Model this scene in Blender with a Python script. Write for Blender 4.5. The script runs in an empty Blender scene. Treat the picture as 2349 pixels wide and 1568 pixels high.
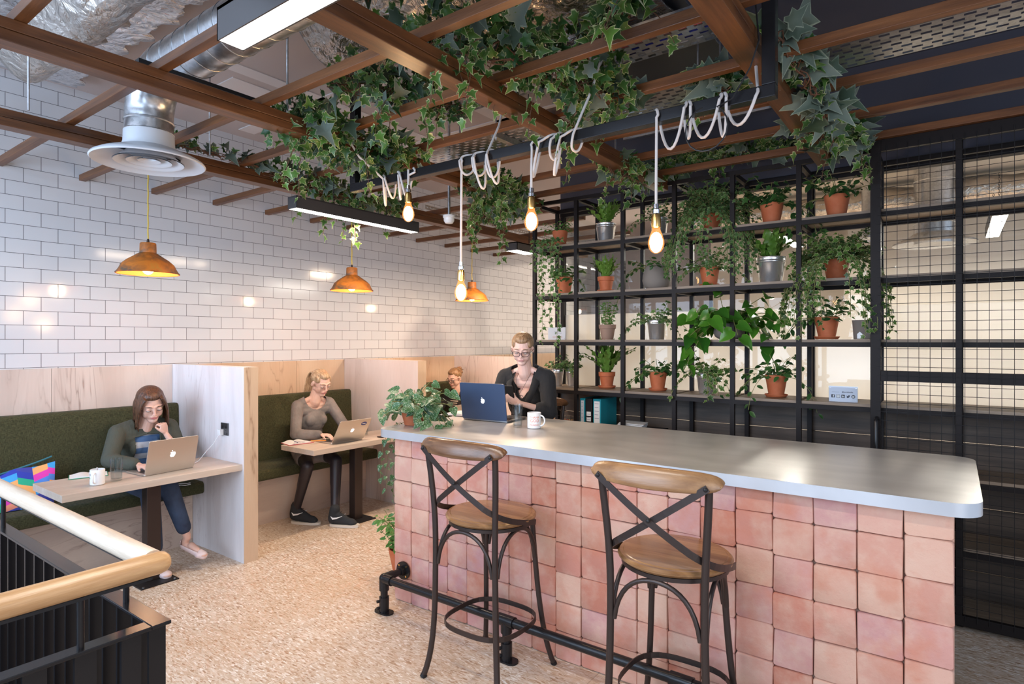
import bpy, math, random
import numpy as np
from mathutils import Vector, Matrix, Euler
R = math.radians
SC = bpy.context.scene
COL = SC.collection
# ---------------------------------------------------------------- camera
cam_d = bpy.data.cameras.new('camera'); cam = bpy.data.objects.new('camera', cam_d); COL.objects.link(cam)
cam.location = (0, 0, 1.65); cam.rotation_euler = (R(90), 0, R(36.36))
cam_d.sensor_width = 36; cam_d.lens = 36 * 1376.5 / 2349; cam_d.shift_y = -3 / 2349
cam_d.clip_start = 0.05; cam_d.clip_end = 60
SC.camera = cam
# ---------------------------------------------------------------- world, daylight, exposure
SC.view_settings.view_transform = 'Standard'; SC.view_settings.look = 'None'
SC.view_settings.gamma = 1; SC.view_settings.use_curve_mapping = False
SC.view_settings.exposure = 0.12
W = bpy.data.worlds.new('overcast_daylight'); SC.world = W; W.use_nodes = True
W.node_tree.nodes['Background'].inputs[0].default_value = (0.62, 0.77, 1.0, 1)
W.node_tree.nodes['Background'].inputs[1].default_value = 1.0
def area(name, loc, target, sx, sy, power, col):
    l = bpy.data.lights.new(name, 'AREA'); l.shape = 'RECTANGLE'; l.size = sx; l.size_y = sy
    l.energy = power; l.color = col
    o = bpy.data.objects.new(name, l); COL.objects.link(o); o.location = loc
    o.rotation_euler = (Vector(target) - Vector(loc)).to_track_quat('-Z', 'Y').to_euler()
    return o
area('shopfront_daylight', (-3.2, -1.9, 2.1), (-3.4, 3.0, 1.0), 4.6, 2.6, 235, (0.60, 0.77, 1.0))
area('side_window_daylight', (2.6, -0.4, 2.0), (-2.0, 3.4, 1.0), 2.6, 2.4, 72, (0.86, 0.92, 1.0))
area('back_room_daylight', (-4.1, 9.4, 2.3), (-4.4, 5.0, 1.2), 1.8, 1.6, 34, (1.0, 0.82, 0.66))
SC.cycles.use_denoising = True
SC.cycles.max_bounces = 7; SC.cycles.diffuse_bounces = 4; SC.cycles.glossy_bounces = 3
SC.cycles.transmission_bounces = 5; SC.cycles.transparent_max_bounces = 10
SC.cycles.caustics_reflective = False; SC.cycles.caustics_refractive = False
SC.cycles.sample_clamp_indirect = 6
SC.cycles.use_adaptive_sampling = True; SC.cycles.adaptive_threshold = 0.03
# ---------------------------------------------------------------- helpers
rnd = random.Random(7)
class G:
    """collects shapes and links them as ONE mesh object"""
    def __init__(s, org=(0, 0, 0)):
        s.v = []; s.f = []; s.a = []; s.val = 0.0; s.org = Vector(org); s.mi = []; s.m = 0
    def add(s, vs, fs):
        n = len(s.v); s.v += [tuple(p) for p in vs]; s.a += [s.val] * len(vs)
        s.f += [tuple(i + n for i in f) for f in fs]; s.mi += [s.m] * len(fs)
        return s
    def box(s, c, d, rot=None):
        x, y, z = d[0] / 2, d[1] / 2, d[2] / 2
        vs = [Vector((a * x, b * y, e * z)) for a in (-1, 1) for b in (-1, 1) for e in (-1, 1)]
        if rot is not None:
            m = Euler(rot).to_matrix(); vs = [m @ p for p in vs]
        c = Vector(c)
        return s.add([p + c for p in vs], [(0, 1, 3, 2), (4, 6, 7, 5), (0, 4, 5, 1), (2, 3, 7, 6), (0, 2, 6, 4), (1, 5, 7, 3)])
    def bb(s, x0, x1, y0, y1, z0, z1):
        return s.box(((x0 + x1) / 2, (y0 + y1) / 2, (z0 + z1) / 2), (abs(x1 - x0), abs(y1 - y0), abs(z1 - z0)))
    def tube(s, pts, rad, n=10, caps=True, flat=1.0, up=None):
        pts = [Vector(p) for p in pts]; k = len(pts)
        if not hasattr(rad, '__len__'): rad = [rad] * k
        rings = []; nrm = Vector(up) if up else None
        for i, p in enumerate(pts):
            t = (pts[min(i + 1, k - 1)] - pts[max(i - 1, 0)])
            if t.length < 1e-9: t = Vector((0, 0, 1))
            t.normalize()
            if nrm is None:
                nrm = Vector((0, 0, 1)) if abs(t.z) < .9 else Vector((1, 0, 0))
            nrm = nrm - t * nrm.dot(t)
            if nrm.length < 1e-6: nrm = t.orthogonal()
            nrm.normalize(); b = t.cross(nrm)
            rings.append([p + (nrm * math.cos(2 * math.pi * j / n) * flat + b * math.sin(2 * math.pi * j / n)) * rad[i] for j in range(n)])
        vs = [q for r in rings for q in r]; fs = []
        for i in range(k - 1):
            for j in range(n):
                a = i * n + j; b2 = i * n + (j + 1) % n
                fs.append((a, b2, b2 + n, a + n))
        if caps:
            fs.append(tuple(range(n - 1, -1, -1))); fs.append(tuple((k - 1) * n + j for j in range(n)))
        return s.add(vs, fs)
    def cyl(s, p0, p1, r0, r1=None, n=20, caps=True):
        return s.tube([p0, p1], [r0, r0 if r1 is None else r1], n, caps)
    def lathe(s, prof, c=(0, 0, 0), n=24, close=False):
        c = Vector(c); k = len(prof); vs = []; fs = []
        for r, z in prof:
            for j in range(n):
                t = 2 * math.pi * j / n; vs.append(c + Vector((max(r, 1e-5) * math.cos(t), max(r, 1e-5) * math.sin(t), z)))
        for i in range(k - 1 + (1 if close else 0)):
            for j in range(n):
                a = i * n + j; b = i * n + (j + 1) % n; i2 = ((i + 1) % k) * n
                fs.append((a, b, i2 + (j + 1) % n, i2 + j))
        return s.add(vs, fs)
    def ell(s, c, r, rot=None, n=14, m=9):
        mt = Euler(rot).to_matrix() if rot is not None else None; c = Vector(c); vs = []; fs = []
        for i in range(m + 1):
            ph = math.pi * i / m
            for j in range(n):
                th = 2 * math.pi * j / n
                rr = max(math.sin(ph), 1e-3)
                p = Vector((r[0] * rr * math.cos(th), r[1] * rr * math.sin(th), r[2] * math.cos(ph)))
                vs.append(c + (mt @ p if mt else p))
        for i in range(m):
            for j in range(n):
                a = i * n + j; b = i * n + (j + 1) % n
                fs.append((a, a + n, b + n, b))
        fs.append(tuple(range(n))); fs.append(tuple(m * n + j for j in range(n - 1, -1, -1)))
        return s.add(vs, fs)
    def cap(s, p0, p1, r0, r1, n=12, fl=1.0, up=None):
        """capsule with rounded ends"""
        p0 = Vector(p0); p1 = Vector(p1); d = (p1 - p0); L = d.length; d = d / max(L, 1e-6)
        pts = []; rs = []
        for a in (88, 60, 30): pts.append(p0 - d * r0 * math.sin(R(a))); rs.append(r0 * math.cos(R(a)))
        for q in range(4): t = q / 3; pts.append(p0 + d * L * t); rs.append(r0 + (r1 - r0) * t)
        for a in (30, 60, 88): pts.append(p1 + d * r1 * math.sin(R(a))); rs.append(r1 * math.cos(R(a)))
        return s.tube(pts, rs, n, True, fl, up)
    def prism(s, poly, ax, a, b):
        """polygon in the two other axes, extruded along axis ax from a to b"""
        n = len(poly); vs = []
        for t in (a, b):
            for p in poly:
                q = [p[0], p[1]]; q.insert(ax, t); vs.append(tuple(q))
        fs = [tuple(range(n)), tuple(range(2 * n - 1, n - 1, -1))] + [(i, i + n, (i + 1) % n + n, (i + 1) % n) for i in range(n)]
        return s.add(vs, fs)
    def build(s, name, mat, parent=None, smooth=False, bevel=0, at=None, sharp=38, fix=True):
        me = bpy.data.meshes.new(name); o = s.org
        me.from_pydata([(p[0] - o[0], p[1] - o[1], p[2] - o[2]) for p in s.v], [], s.f)
        mats = mat if isinstance(mat, (list, tuple)) else [mat]
        for m in mats: me.materials.append(m)
        if len(mats) > 1: me.polygons.foreach_set('material_index', s.mi)
        if any(s.a):
            at_ = me.attributes.new('tone', 'FLOAT', 'POINT'); at_.data.foreach_set('value', s.a)
        if fix:
            import bmesh
            bm = bmesh.new(); bm.from_mesh(me); bmesh.ops.recalc_face_normals(bm, faces=bm.faces); bm.to_mesh(me); bm.free()
        if smooth:
            me.polygons.foreach_set('use_smooth', [True] * len(me.polygons)); me.set_sharp_from_angle(angle=R(sharp))
        ob = bpy.data.objects.new(name, me); COL.objects.link(ob)
        if parent is not None: ob.parent = parent
        else: ob.location = s.org
        if at is not None: ob.location = at
        if bevel:
            b = ob.modifiers.new('bevel', 'BEVEL'); b.width = bevel; b.segments = 2; b.limit_method = 'ANGLE'
        return ob
def tag(o, label=None, cat=None, group=None, kind=None):
    if label: o['label'] = label
    if cat: o['category'] = cat
    if group: o['group'] = group
    if kind: o['kind'] = kind
    return o
def thing(name, label, cat, loc=(0, 0, 0), rz=0, group=None):
    o = bpy.data.objects.new(name, None); COL.objects.link(o); o.empty_display_size = .1
    o.location = loc; o.rotation_euler = (0, 0, rz)
    return tag(o, label, cat, group)
def kids(o): return [c for c in COL.objects if c.parent == o]
def copy_tree(o, parent=None):
    c = o.copy(); COL.objects.link(c)
    if parent is not None: c.parent = parent
    for ch in kids(o): copy_tree(ch, c)
    return c
def dup(o, loc, rz=None, label=None, group=None):
    c = copy_tree(o); c.location = loc
    if rz is not None: c.rotation_euler = (0, 0, rz)
    return tag(c, label, None, group)
def struct(o): o['kind'] = 'structure'; return o
# ---------------------------------------------------------------- materials
class NT:
    def __init__(s, name):
        s.m = bpy.data.materials.new(name); s.m.use_nodes = True; s.t = s.m.node_tree; s.n = s.t.nodes; s.n.clear()
        s.out = s.n.new('ShaderNodeOutputMaterial'); s.b = s.n.new('ShaderNodeBsdfPrincipled')
        s.t.links.new(s.b.outputs[0], s.out.inputs[0]); s.tc = s.n.new('ShaderNodeTexCoord')
    def l(s, a, b): s.t.links.new(a, b)
    def put(s, sock, v):
        if hasattr(v, 'is_linked') or isinstance(v, bpy.types.NodeSocket): s.l(v, sock)
        elif isinstance(v, (tuple, list)) and len(v) == 3 and sock.type == 'RGBA': sock.default_value = (*v, 1)
        else: sock.default_value = v
    def P(s, **k):
        nm = dict(col='Base Color', rough='Roughness', metal='Metallic', spec='Specular IOR Level', normal='Normal', alpha='Alpha',
                  trans='Transmission Weight', ior='IOR', emis='Emission Color', es='Emission Strength', sub='Subsurface Weight', coat='Coat Weight', sheen='Sheen Weight')
        for a, v in k.items(): s.put(s.b.inputs[nm[a]], v)
        return s
    def vec(s, scale=(1, 1, 1), rot=(0, 0, 0), loc=(0, 0, 0), src=None):
        mp = s.n.new('ShaderNodeMapping'); s.put(mp.inputs['Vector'], src if src is not None else s.tc.outputs['Object'])
        mp.inputs['Scale'].default_value = scale; mp.inputs['Rotation'].default_value = rot; mp.inputs['Location'].default_value = loc
        return mp.outputs[0]
    def noise(s, v, scale=5, detail=4, rough=.55, dist=0):
        n = s.n.new('ShaderNodeTexNoise'); s.put(n.inputs['Vector'], v); n.inputs['Scale'].default_value = scale
        n.inputs['Detail'].default_value = detail; n.inputs['Roughness'].default_value = rough; n.inputs['Distortion'].default_value = dist
        return n.outputs['Fac']
    def voro(s, v, scale=5, feat='F1', out='Distance'):
        n = s.n.new('ShaderNodeTexVoronoi'); s.put(n.inputs['Vector'], v); n.inputs['Scale'].default_value = scale; n.feature = feat
        return n.outputs[out]
    def ramp(s, f, stops, interp='LINEAR'):
        n = s.n.new('ShaderNodeValToRGB'); s.put(n.inputs[0], f); e = n.color_ramp; e.interpolation = interp
        while len(e.elements) < len(stops): e.elements.new(.5)
        for i, (p, c) in enumerate(stops):
            e.elements[i].position = p; e.elements[i].color = (*c, 1) if hasattr(c, '__len__') else (c, c, c, 1)
        return n.outputs[0]
    def mix(s, f, a, b, mode='MIX'):
        n = s.n.new('ShaderNodeMix'); n.data_type = 'RGBA'; n.blend_type = mode
        s.put(n.inputs[0], f); s.put(n.inputs[6], a); s.put(n.inputs[7], b); return n.outputs[2]
    def math(s, op, a, b=0.0, c=None):
        n = s.n.new('ShaderNodeMath'); n.operation = op; s.put(n.inputs[0], a); s.put(n.inputs[1], b)
        if c is not None: s.put(n.inputs[2], c)
        return n.outputs[0]
    def sep(s, v=None):
        n = s.n.new('ShaderNodeSeparateXYZ'); s.put(n.inputs[0], v if v is not None else s.tc.outputs['Object']); return n.outputs
    def comb(s, x, y, z=0.0):
        n = s.n.new('ShaderNodeCombineXYZ'); s.put(n.inputs[0], x); s.put(n.inputs[1], y); s.put(n.inputs[2], z); return n.outputs[0]
    def bump(s, h, strength=.3, dist=.01):
        n = s.n.new('ShaderNodeBump'); s.put(n.inputs['Height'], h); n.inputs['Strength'].default_value = strength
        n.inputs['Distance'].default_value = dist; s.l(n.outputs[0], s.b.inputs['Normal']); return s
    def attr(s, name):
        n = s.n.new('ShaderNodeAttribute'); n.attribute_name = name; return n.outputs['Fac']
    def world(s):
        n = s.n.new('ShaderNodeNewGeometry'); return n.outputs['Position']
def flat(name, col, rough=.5, metal=0, **k):
    n = NT(name); n.P(col=col, rough=rough, metal=metal, **k); return n.m
def wood(name, c0, c1, axis=0, scale=1.0, rough=.45, lines=1.0, bump=.15, pos='o'):
    """grain running along the given axis"""
    n = NT(name); sc = [14 * scale] * 3; sc[axis] = 1.1 * scale
    src = n.world() if pos == 'w' else None
    v = n.vec(tuple(sc), src=src); f = n.noise(v, 1.6, 6, .6, .35); g = n.noise(n.vec(tuple(q * 5 for q in sc), src=src), 2, 2)
    c = n.ramp(f, [(.3, c0), (.52, tuple((a + b) / 2 for a, b in zip(c0, c1))), (.7, c1)])
    c = n.mix(n.math('MULTIPLY', g, .35 * lines), c, tuple(a * .55 for a in c0))
    n.P(col=c, rough=rough); n.bump(g, bump, .003); return n.m
# ================================================================ materials
def m_tile():
    n = NT('white_metro_tile'); p = n.sep(n.world())
    u = n.math('ADD', p[1], -1.287 + .1033); w = n.math('ADD', p[2], -1.4545)
    br = n.n.new('ShaderNodeTexBrick'); n.l(n.comb(u, w), br.inputs['Vector'])
    br.inputs['Scale'].default_value = 1; br.inputs['Brick Width'].default_value = .2066; br.inputs['Row Height'].default_value = .1025
    br.inputs['Mortar Size'].default_value = .0016; br.inputs['Mortar Smooth'].default_value = 0
    br.inputs['Color1'].default_value = (.66, .665, .69, 1); br.inputs['Color2'].default_value = (.62, .63, .66, 1); br.inputs['Mortar'].default_value = (.06, .06, .07, 1)
    n.P(col=br.outputs[0], rough=n.math('MULTIPLY_ADD', br.outputs['Fac'], .5, .12), coat=.0)
    h = n.math('MULTIPLY_ADD', n.noise(n.vec((1, 1, 1), src=n.world()), 6, 2), .5, n.math('MULTIPLY', br.outputs['Fac'], -1.0))
    n.bump(h, .25, .003); return n.m
def m_osb():
    n = NT('osb_floor'); w = n.world(); p = n.sep(w); cols = []
    for i, a in enumerate((2, 25, 150, 175, 60, 105)):
        c = n.voro(n.vec((20 + 4 * i, 105 + 20 * (i % 3), 9), (0, 0, R(a)), (i * 3.1, i * 7.7, 0), src=w), 1.0, 'F1', 'Color')
        cols.append(n.sep(c))
    c = cols[0][0]
    for k in range(1, 6): c = n.mix(n.math('GREATER_THAN', cols[k][1], .52), c, cols[k][0])
    big = n.noise(w, 1.3, 3)
    col = n.ramp(c, [(0, (.34, .20, .12)), (.14, (.53, .385, .275)), (.5, (.64, .52, .41)), (.86, (.72, .62, .53)), (1, (.88, .83, .77))])
    fib = n.noise(n.vec((20, 260, 1), (0, 0, R(30)), src=w), 1, 2)
    col = n.mix(n.math('MULTIPLY', fib, .2), col, (.45, .28, .17))
    col = n.mix(n.ramp(big, [(.40, 0.0), (.68, .42)]), col, (.55, .35, .20))
    # board joints
    br = n.n.new('ShaderNodeTexBrick'); n.l(n.vec(rot=(0, 0, R(90)), loc=(.3, .2, 0), src=w), br.inputs['Vector'])
    br.inputs['Scale'].default_value = 1; br.inputs['Brick Width'].default_value = 2.44; br.inputs['Row Height'].default_value = 1.22; br.inputs['Mortar Size'].default_value = .0025
    col = n.mix(n.math('MULTIPLY', br.outputs['Fac'], .45), col, (.2, .11, .06))
    n.P(col=col, rough=n.ramp(c, [(0, .38), (1, .5)])); n.bump(c, .12, .002); return n.m
def m_ply(name, c0, c1, line, axis=2, sc=1.0, horiz=False, amt=.85):
    n = NT(name); w = n.world(); s = [3.0 * sc] * 3; s[axis] = .42 * sc
    if horiz: s = [1.4 * sc, 1.0 * sc, 3.4 * sc]
    v = n.vec(tuple(s), src=w); f = n.noise(v, 1.1, 5, .5, .5)
    k = n.math('PINGPONG', n.math('MULTIPLY', f, 9.0), .5)
    ln = n.ramp(k, [(.0, 1.0), (.05, .35), (.16, 0.0)])
    msk = n.ramp(n.noise(v, .7, 2), [(.42, .0), (.60, amt)])
    col = n.ramp(f, [(.35, c0), (.6, c1)]); col = n.mix(n.math('MULTIPLY', ln, msk), col, line)
    g = n.noise(n.vec(tuple(q * 16 for q in s), src=w), 1.5, 3)
    col = n.mix(n.math('MULTIPLY', g, .16), col, line)
    n.P(col=col, rough=.5); return n.m
def m_terratile():
    n = NT('terracotta_tile'); w = n.world(); t = n.attr('tone')
    c = n.ramp(t, [(0, (.48, .17, .105)), (.2, (.54, .23, .17)), (.5, (.64, .38, .28)), (.75, (.56, .28, .23)), (1, (.49, .25, .25))])
    f = n.noise(w, 9, 5, .6); c = n.mix(n.ramp(f, [(.42, 0.0), (.7, .55)]), c, (.66, .46, .35))
    c = n.mix(n.ramp(n.noise(n.vec(loc=(5, 5, 5), src=w), 7, 4), [(.5, 0.0), (.72, .6)]), c, (.55, .19, .11))
    c = n.mix(n.ramp(n.noise(w, 240, 2), [(.68, 0.0), (.76, .6)]), c, (.42, .2, .15))
    n.P(col=c, rough=.75); n.bump(n.math('ADD', n.noise(w, 26, 5, .65), n.math('MULTIPLY', f, 1.4)), .38, .007); return n.m
def m_zinc(name='zinc', c=(.62, .60, .585)):
    n = NT(name); w = n.world(); f = n.noise(n.vec((1.2, 3, 1)), 2.6, 3, .5, .0)
    col = n.mix(f, tuple(a * .72 for a in c), tuple(min(a * 1.22, 1) for a in c))
    n.P(col=col, metal=.5, rough=n.math('MULTIPLY_ADD', f, .18, .24)); return n.m
def m_fabric(name, c0, c1, sc=420, rough=.95):
    n = NT(name); f = n.noise(n.vec((1, 1, 1)), sc, 2); g = n.noise(n.vec((60, 60, 600)), 1, 2); h = n.noise(n.vec((600, 600, 40)), 1, 2)
    x = n.math('ADD', n.math('MULTIPLY', g, .5), n.math('MULTIPLY', h, .5))
    n.P(col=n.ramp(x, [(.38, c0), (.62, c1)]), rough=rough, spec=.15, sheen=.05); n.bump(f, .3, .002); return n.m
def m_foil(name='foil', c=(.86, .86, .88), bs=.7):
    n = NT(name); w = n.world(); v = n.voro(n.vec((1, 1, 1), src=w), 4, 'DISTANCE_TO_EDGE'); v = n.math('ADD', v, n.math('MULTIPLY', n.voro(n.vec((1, 2, 1), src=w), 10, 'DISTANCE_TO_EDGE'), .5)); f = n.math('ABSOLUTE', n.math('SUBTRACT', n.noise(w, 5, 4, .55, 1.4), .5))
    n.P(col=c, metal=.95, rough=.27); n.bump(n.math('ADD', v, n.math('MULTIPLY', f, 1.5)), bs, .03); return n.m
def m_galv(name='galvanised_steel'):
    n = NT(name); f = n.voro(n.vec(src=n.tc.outputs['Object']), 60, 'F1', 'Color')
    n.P(col=n.ramp(n.sep(f)[0], [(0, (.55, .56, .58)), (1, (.70, .71, .73))]), metal=.95, rough=.28); return n.m
def m_emit(name, col, s):
    n = NT(name); n.P(col=(.9, .9, .9), emis=col, es=s, rough=.4); return n.m
def m_glass(name='window_glass', tint=(.97, .985, .98), ior=1.5):
    n = NT(name); tr = n.n.new('ShaderNodeBsdfTransparent'); tr.inputs[0].default_value = (*tint, 1)
    gl = n.n.new('ShaderNodeBsdfGlossy'); gl.inputs['Roughness'].default_value = .01
    fr = n.n.new('ShaderNodeFresnel'); fr.inputs[0].default_value = ior; mx = n.n.new('ShaderNodeMixShader')
    ge = n.n.new('ShaderNodeNewGeometry'); n.l(n.math('MULTIPLY', fr.outputs[0], n.math('SUBTRACT', 1.0, ge.outputs['Backfacing'])), mx.inputs[0]); n.l(tr.outputs[0], mx.inputs[1]); n.l(gl.outputs[0], mx.inputs[2]); n.l(mx.outputs[0], n.out.inputs[0])
    return n.m
def m_frost():
    n = NT('frosted_film'); d = n.n.new('ShaderNodeBsdfDiffuse'); d.inputs[0].default_value = (.84, .80, .75, 1)
    t = n.n.new('ShaderNodeBsdfTranslucent'); t.inputs[0].default_value = (.92, .88, .83, 1)
    mx = n.n.new('ShaderNodeMixShader'); mx.inputs[0].default_value = .55
    n.l(d.outputs[0], mx.inputs[1]); n.l(t.outputs[0], mx.inputs[2]); n.l(mx.outputs[0], n.out.inputs[0]); return n.m
def m_leaf(name, c0, c1, edge=None, ew=.5, gloss=.35, veins=None):
    n = NT(name); t = n.attr('rnd'); r = n.attr('rim')
    c = n.ramp(t, [(0, c0), (1, c1)])
    if edge is not None:
        f = n.math('MULTIPLY', n.ramp(n.math('ADD', r, n.math('MULTIPLY_ADD', n.noise(n.vec(), 55, 2), .9, -.45)), [(ew, 0.0), (min(ew + .25, 1), 1.0)]), n.ramp(t, [(.0, .25), (.45, 1.0)]))
        c = n.mix(f, c, edge)
    if veins is not None:
        f = n.ramp(n.noise(n.vec((1, 1, 1)), 160, 2), [(.55, 0.0), (.62, .8)]); c = n.mix(f, c, veins)
    n.P(col=c, rough=gloss, spec=.35)
    tl = n.n.new('ShaderNodeBsdfTranslucent'); n.l(c, tl.inputs[0]); mx = n.n.new('ShaderNodeMixShader'); mx.inputs[0].default_value = .22
    n.l(n.b.outputs[0], mx.inputs[1]); n.l(tl.outputs[0], mx.inputs[2]); n.l(mx.outputs[0], n.out.inputs[0]); return n.m
M = {}
M['tile'] = m_tile(); M['osb'] = m_osb()
M['ply_pale'] = m_ply('pale_plywood', (.60, .49, .43), (.70, .60, .54), (.34, .24, .2))
M['ply_warm'] = m_ply('warm_plywood', (.58, .41, .28), (.66, .50, .36), (.30, .18, .11))
M['ply_low'] = m_ply('plinth_plywood', (.52, .40, .33), (.64, .51, .42), (.28, .19, .15), horiz=True)
M['ply_white'] = m_ply('whitewashed_plywood', (.66, .62, .62), (.78, .75, .76), (.46, .40, .39), sc=1.9, amt=.4)
M['terratile'] = m_terratile(); M['zinc'] = m_zinc(); M['zinc_edge_daylit'] = m_zinc('zinc_edge_daylit', (.62, .64, .68))  # edge copy of the zinc is brighter and bluer: daylight put into its colour
M['grout'] = flat('tile_bed', (.20, .13, .10), .9)
M['green'] = m_fabric('green_upholstery', (.024, .028, .014), (.095, .092, .045))
M['black'] = flat('black_steel', (.014, .013, .014), .45, .0, spec=.3); M['blackgloss'] = flat('black_gloss_paint', (.012, .011, .012), .24, .0, coat=.0, spec=.3)
M['shelfblack'] = flat('black_shelf_steel', (.011, .008, .008), .5, .0, spec=.2)
M['rust'] = flat('dark_bronze_steel', (.050, .036, .032), .36, .55)
M['beam'] = wood('stained_beam_y', (.060, .021, .007), (.20, .074, .024), 1, 1.2, .38, pos='w')
M['joist'] = wood('stained_joist_x', (.085, .030, .010), (.24, .092, .030), 0, 1.2, .42, pos='w')
M['board'] = wood('shelf_board', (.17, .12, .085), (.36, .27, .19), 0, 1.0, .5, pos='w')
M['planks'] = wood('dark_stained_plank', (.045, .030, .022), (.125, .088, .062), 0, .9, .55, pos='w')
M['seatwood'] = wood('walnut_seat', (.20, .095, .038), (.44, .245, .11), 0, .9, .22)
M['railwood'] = wood('beech_handrail', (.60, .45, .32), (.80, .67, .53), 0, 2.2, .38); M['railwood_y'] = wood('beech_handrail_y', (.44, .23, .095), (.68, .42, .21), 1, 2.4, .34)  # same beech twice; the X run is paler, daylight glare in its colour
M['tablewood'] = wood('pale_table_board', (.56, .44, .35), (.74, .64, .55), 1, .5, .42)
M['foil'] = m_foil(); M['galv'] = m_galv(); M['foil_warm'] = m_foil('foil_warm', (.62, .56, .50), .7)
M['slate'] = flat('slate_paint', (.085, .085, .115), .75); M['cream'] = flat('cream_paint', (.66, .60, .52), .8)
M['plaster'] = flat('bare_plasterboard', (.50, .44, .43), .85); M['tape'] = flat('joint_compound', (.68, .64, .64), .8)
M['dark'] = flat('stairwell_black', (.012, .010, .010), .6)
M['glass'] = m_glass(); M['frost'] = m_frost()
M['drink'] = NT('drinking_glass').P(col=(1, 1, 1), rough=0, trans=1, ior=1.45).m
M['water'] = NT('water').P(col=(1, 1, 1), rough=0, trans=1, ior=1.33).m
M['terra'] = NT('terracotta_pot'); _n = M['terra']; _n.P(col=_n.mix(_n.ramp(_n.noise(_n.vec(), 14, 4), [(.4, 0.0), (.75, .6)]), (.46, .115, .040), (.56, .19, .085)), rough=.7); M['terra'] = _n.m
M['terra_old'] = flat('aged_clay', (.30, .19, .14), .85); M['stone'] = flat('grey_stoneware', (.20, .175, .155), .85)
M['bucket'] = flat('bucket_zinc', (.85, .86, .88), .22, .88); M['soil'] = flat('soil', (.02, .013, .01), .95)
M['cablew'] = flat('white_cloth_cable', (.58, .52, .49), .8); M['cabley'] = flat('yellow_cloth_cable', (.60, .42, .05), .8)
M['chrome'] = flat('chrome', (.8, .8, .82), .12, 1.0); M['brass'] = flat('brass', (.72, .45, .16), .22, 1.0)
M['white'] = flat('white_gloss', (.82, .82, .83), .2); M['paper'] = flat('paper', (.80, .79, .78), .7)
M['lampblack'] = flat('lamp_housing', (.05, .045, .045), .35)
M['led'] = m_emit('led_diffuser', (1, .93, .84), 9.0)
M['bulb'] = m_emit('glowing_bulb', (1.0, .66, .34), 30.0)
M['halo'] = NT('amber_lit_glass'); _h = M['halo']; _t = _h.n.new('ShaderNodeBsdfTransparent'); _t.inputs[0].default_value = (1, .86, .62, 1); _e = _h.n.new('ShaderNodeEmission'); _e.inputs[0].default_value = (1, .42, .13, 1); _e.inputs[1].default_value = .45; _a = _h.n.new('ShaderNodeAddShader'); _h.l(_t.outputs[0], _a.inputs[0]); _h.l(_e.outputs[0], _a.inputs[1]); _h.l(_a.outputs[0], _h.out.inputs[0]); M['halo'] = _h.m; M['fil'] = m_emit('filament', (1.0, .78, .5), 60.0)
# ================================================================ the setting
XW = -5.38
g = G(); g.bb(-5.9, 3.6, .78, 12, -.06, 0); g.bb(-1.76, 3.6, -3.2, .78, -.06, 0); g.bb(-5.9, -4.8, -3.2, .78, -.06, 0); struct(g.build('floor', M['osb']))
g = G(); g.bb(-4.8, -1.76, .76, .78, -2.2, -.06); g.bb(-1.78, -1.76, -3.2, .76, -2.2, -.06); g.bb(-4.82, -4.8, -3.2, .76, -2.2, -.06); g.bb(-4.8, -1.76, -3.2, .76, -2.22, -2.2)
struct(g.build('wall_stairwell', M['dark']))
g = G(); g.bb(XW - .12, XW, -3.2, 7.62, 0, 3.56); g.bb(XW - .2, XW - .06, 7.62, 12, 0, 3.56); struct(g.build('wall_left', M['tile']))
g = G(); g.bb(-5.6, 3.6, 10.6, 10.7, 0, 3.56); struct(g.build('wall_back', M['plaster']))
g = G(); g.bb(-5.6, -2.3, -3.2, 12, 3.56, 3.62); struct(g.build('ceiling_left', M['plaster']))
g = G(); g.bb(-2.3, 3.6, -3.2, 12, 3.56, 3.62); struct(g.build('ceiling_right', M['slate']))
g = G()
for x0, x1, y0, y1 in ((-5.2, -2.3, 2.9, 3.05), (-5.2, -2.3, 4.1, 4.25), (-4.1, -3.97, 1.9, 4.1), (-3.2, -3.07, 3.05, 6.5), (-4.6, -4.2, 2.3, 2.62)):
    g.bb(x0, x1, y0, y1, 3.553, 3.561)
struct(g.build('trim_1', M['tape']))
# plywood wainscot behind the benches, one board after another
ys = [-1.0, 1.55, 2.4, 3.6, 4.19, 5.98, 7.62, 9.6]
for i in range(len(ys) - 1):
    g = G(); g.bb(XW + .001, XW + .022, ys[i] + .002, ys[i + 1] - .001, 0, 1.445)
    struct(g.build('trim_%d' % (i + 2), M['ply_pale'] if ys[i] < 2 else M['ply_warm']))  # near boards paler, far boards warmer: daylight and lamplight put into the colour
# slate bulkhead and glass front of the meeting room
g = G(); g.bb(-2.97, 3.4, 4.80, 4.92, 2.875, 3.56); struct(g.build('wall_bulkhead', M['slate']))
g = G(); g.bb(-1.0, 3.4, 8.0, 8.1, 0, 3.56); g.bb(-2.96, -1.0, 9.1, 9.2, 0, 3.56); g.bb(-1.05, -1.0, 8.1, 9.1, 0, 3.56); struct(g.build('wall_meeting_room', M['cream']))
g = G(); g.bb(-2.9, 3.4, 4.95, 8.0, 3.30, 3.36); struct(g.build('ceiling_meeting_room', M['cream']))
g = G(); g.bb(-2.97, 3.4, 4.79, 4.86, 2.80, 2.875); g.bb(-2.97, 3.4, 4.80, 4.85, 0, .05)
for x in (-2.97, -.85, 1.25): g.bb(x, x + .035, 4.80, 4.85, .05, 2.80)
g.bb(-2.97, -2.93, 9.05, 9.1, 0, 2.85); struct(g.build('window_1', M['shelfblack']))
g = G(); g.bb(-2.93, 1.25, 4.822, 4.828, .05, 2.80); struct(g.build('window_2', M['glass']))
g = G(); g.bb(-2.93, 1.25, 4.832, 4.836, .05, 1.89); struct(g.build('window_3', M['frost']))
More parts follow.
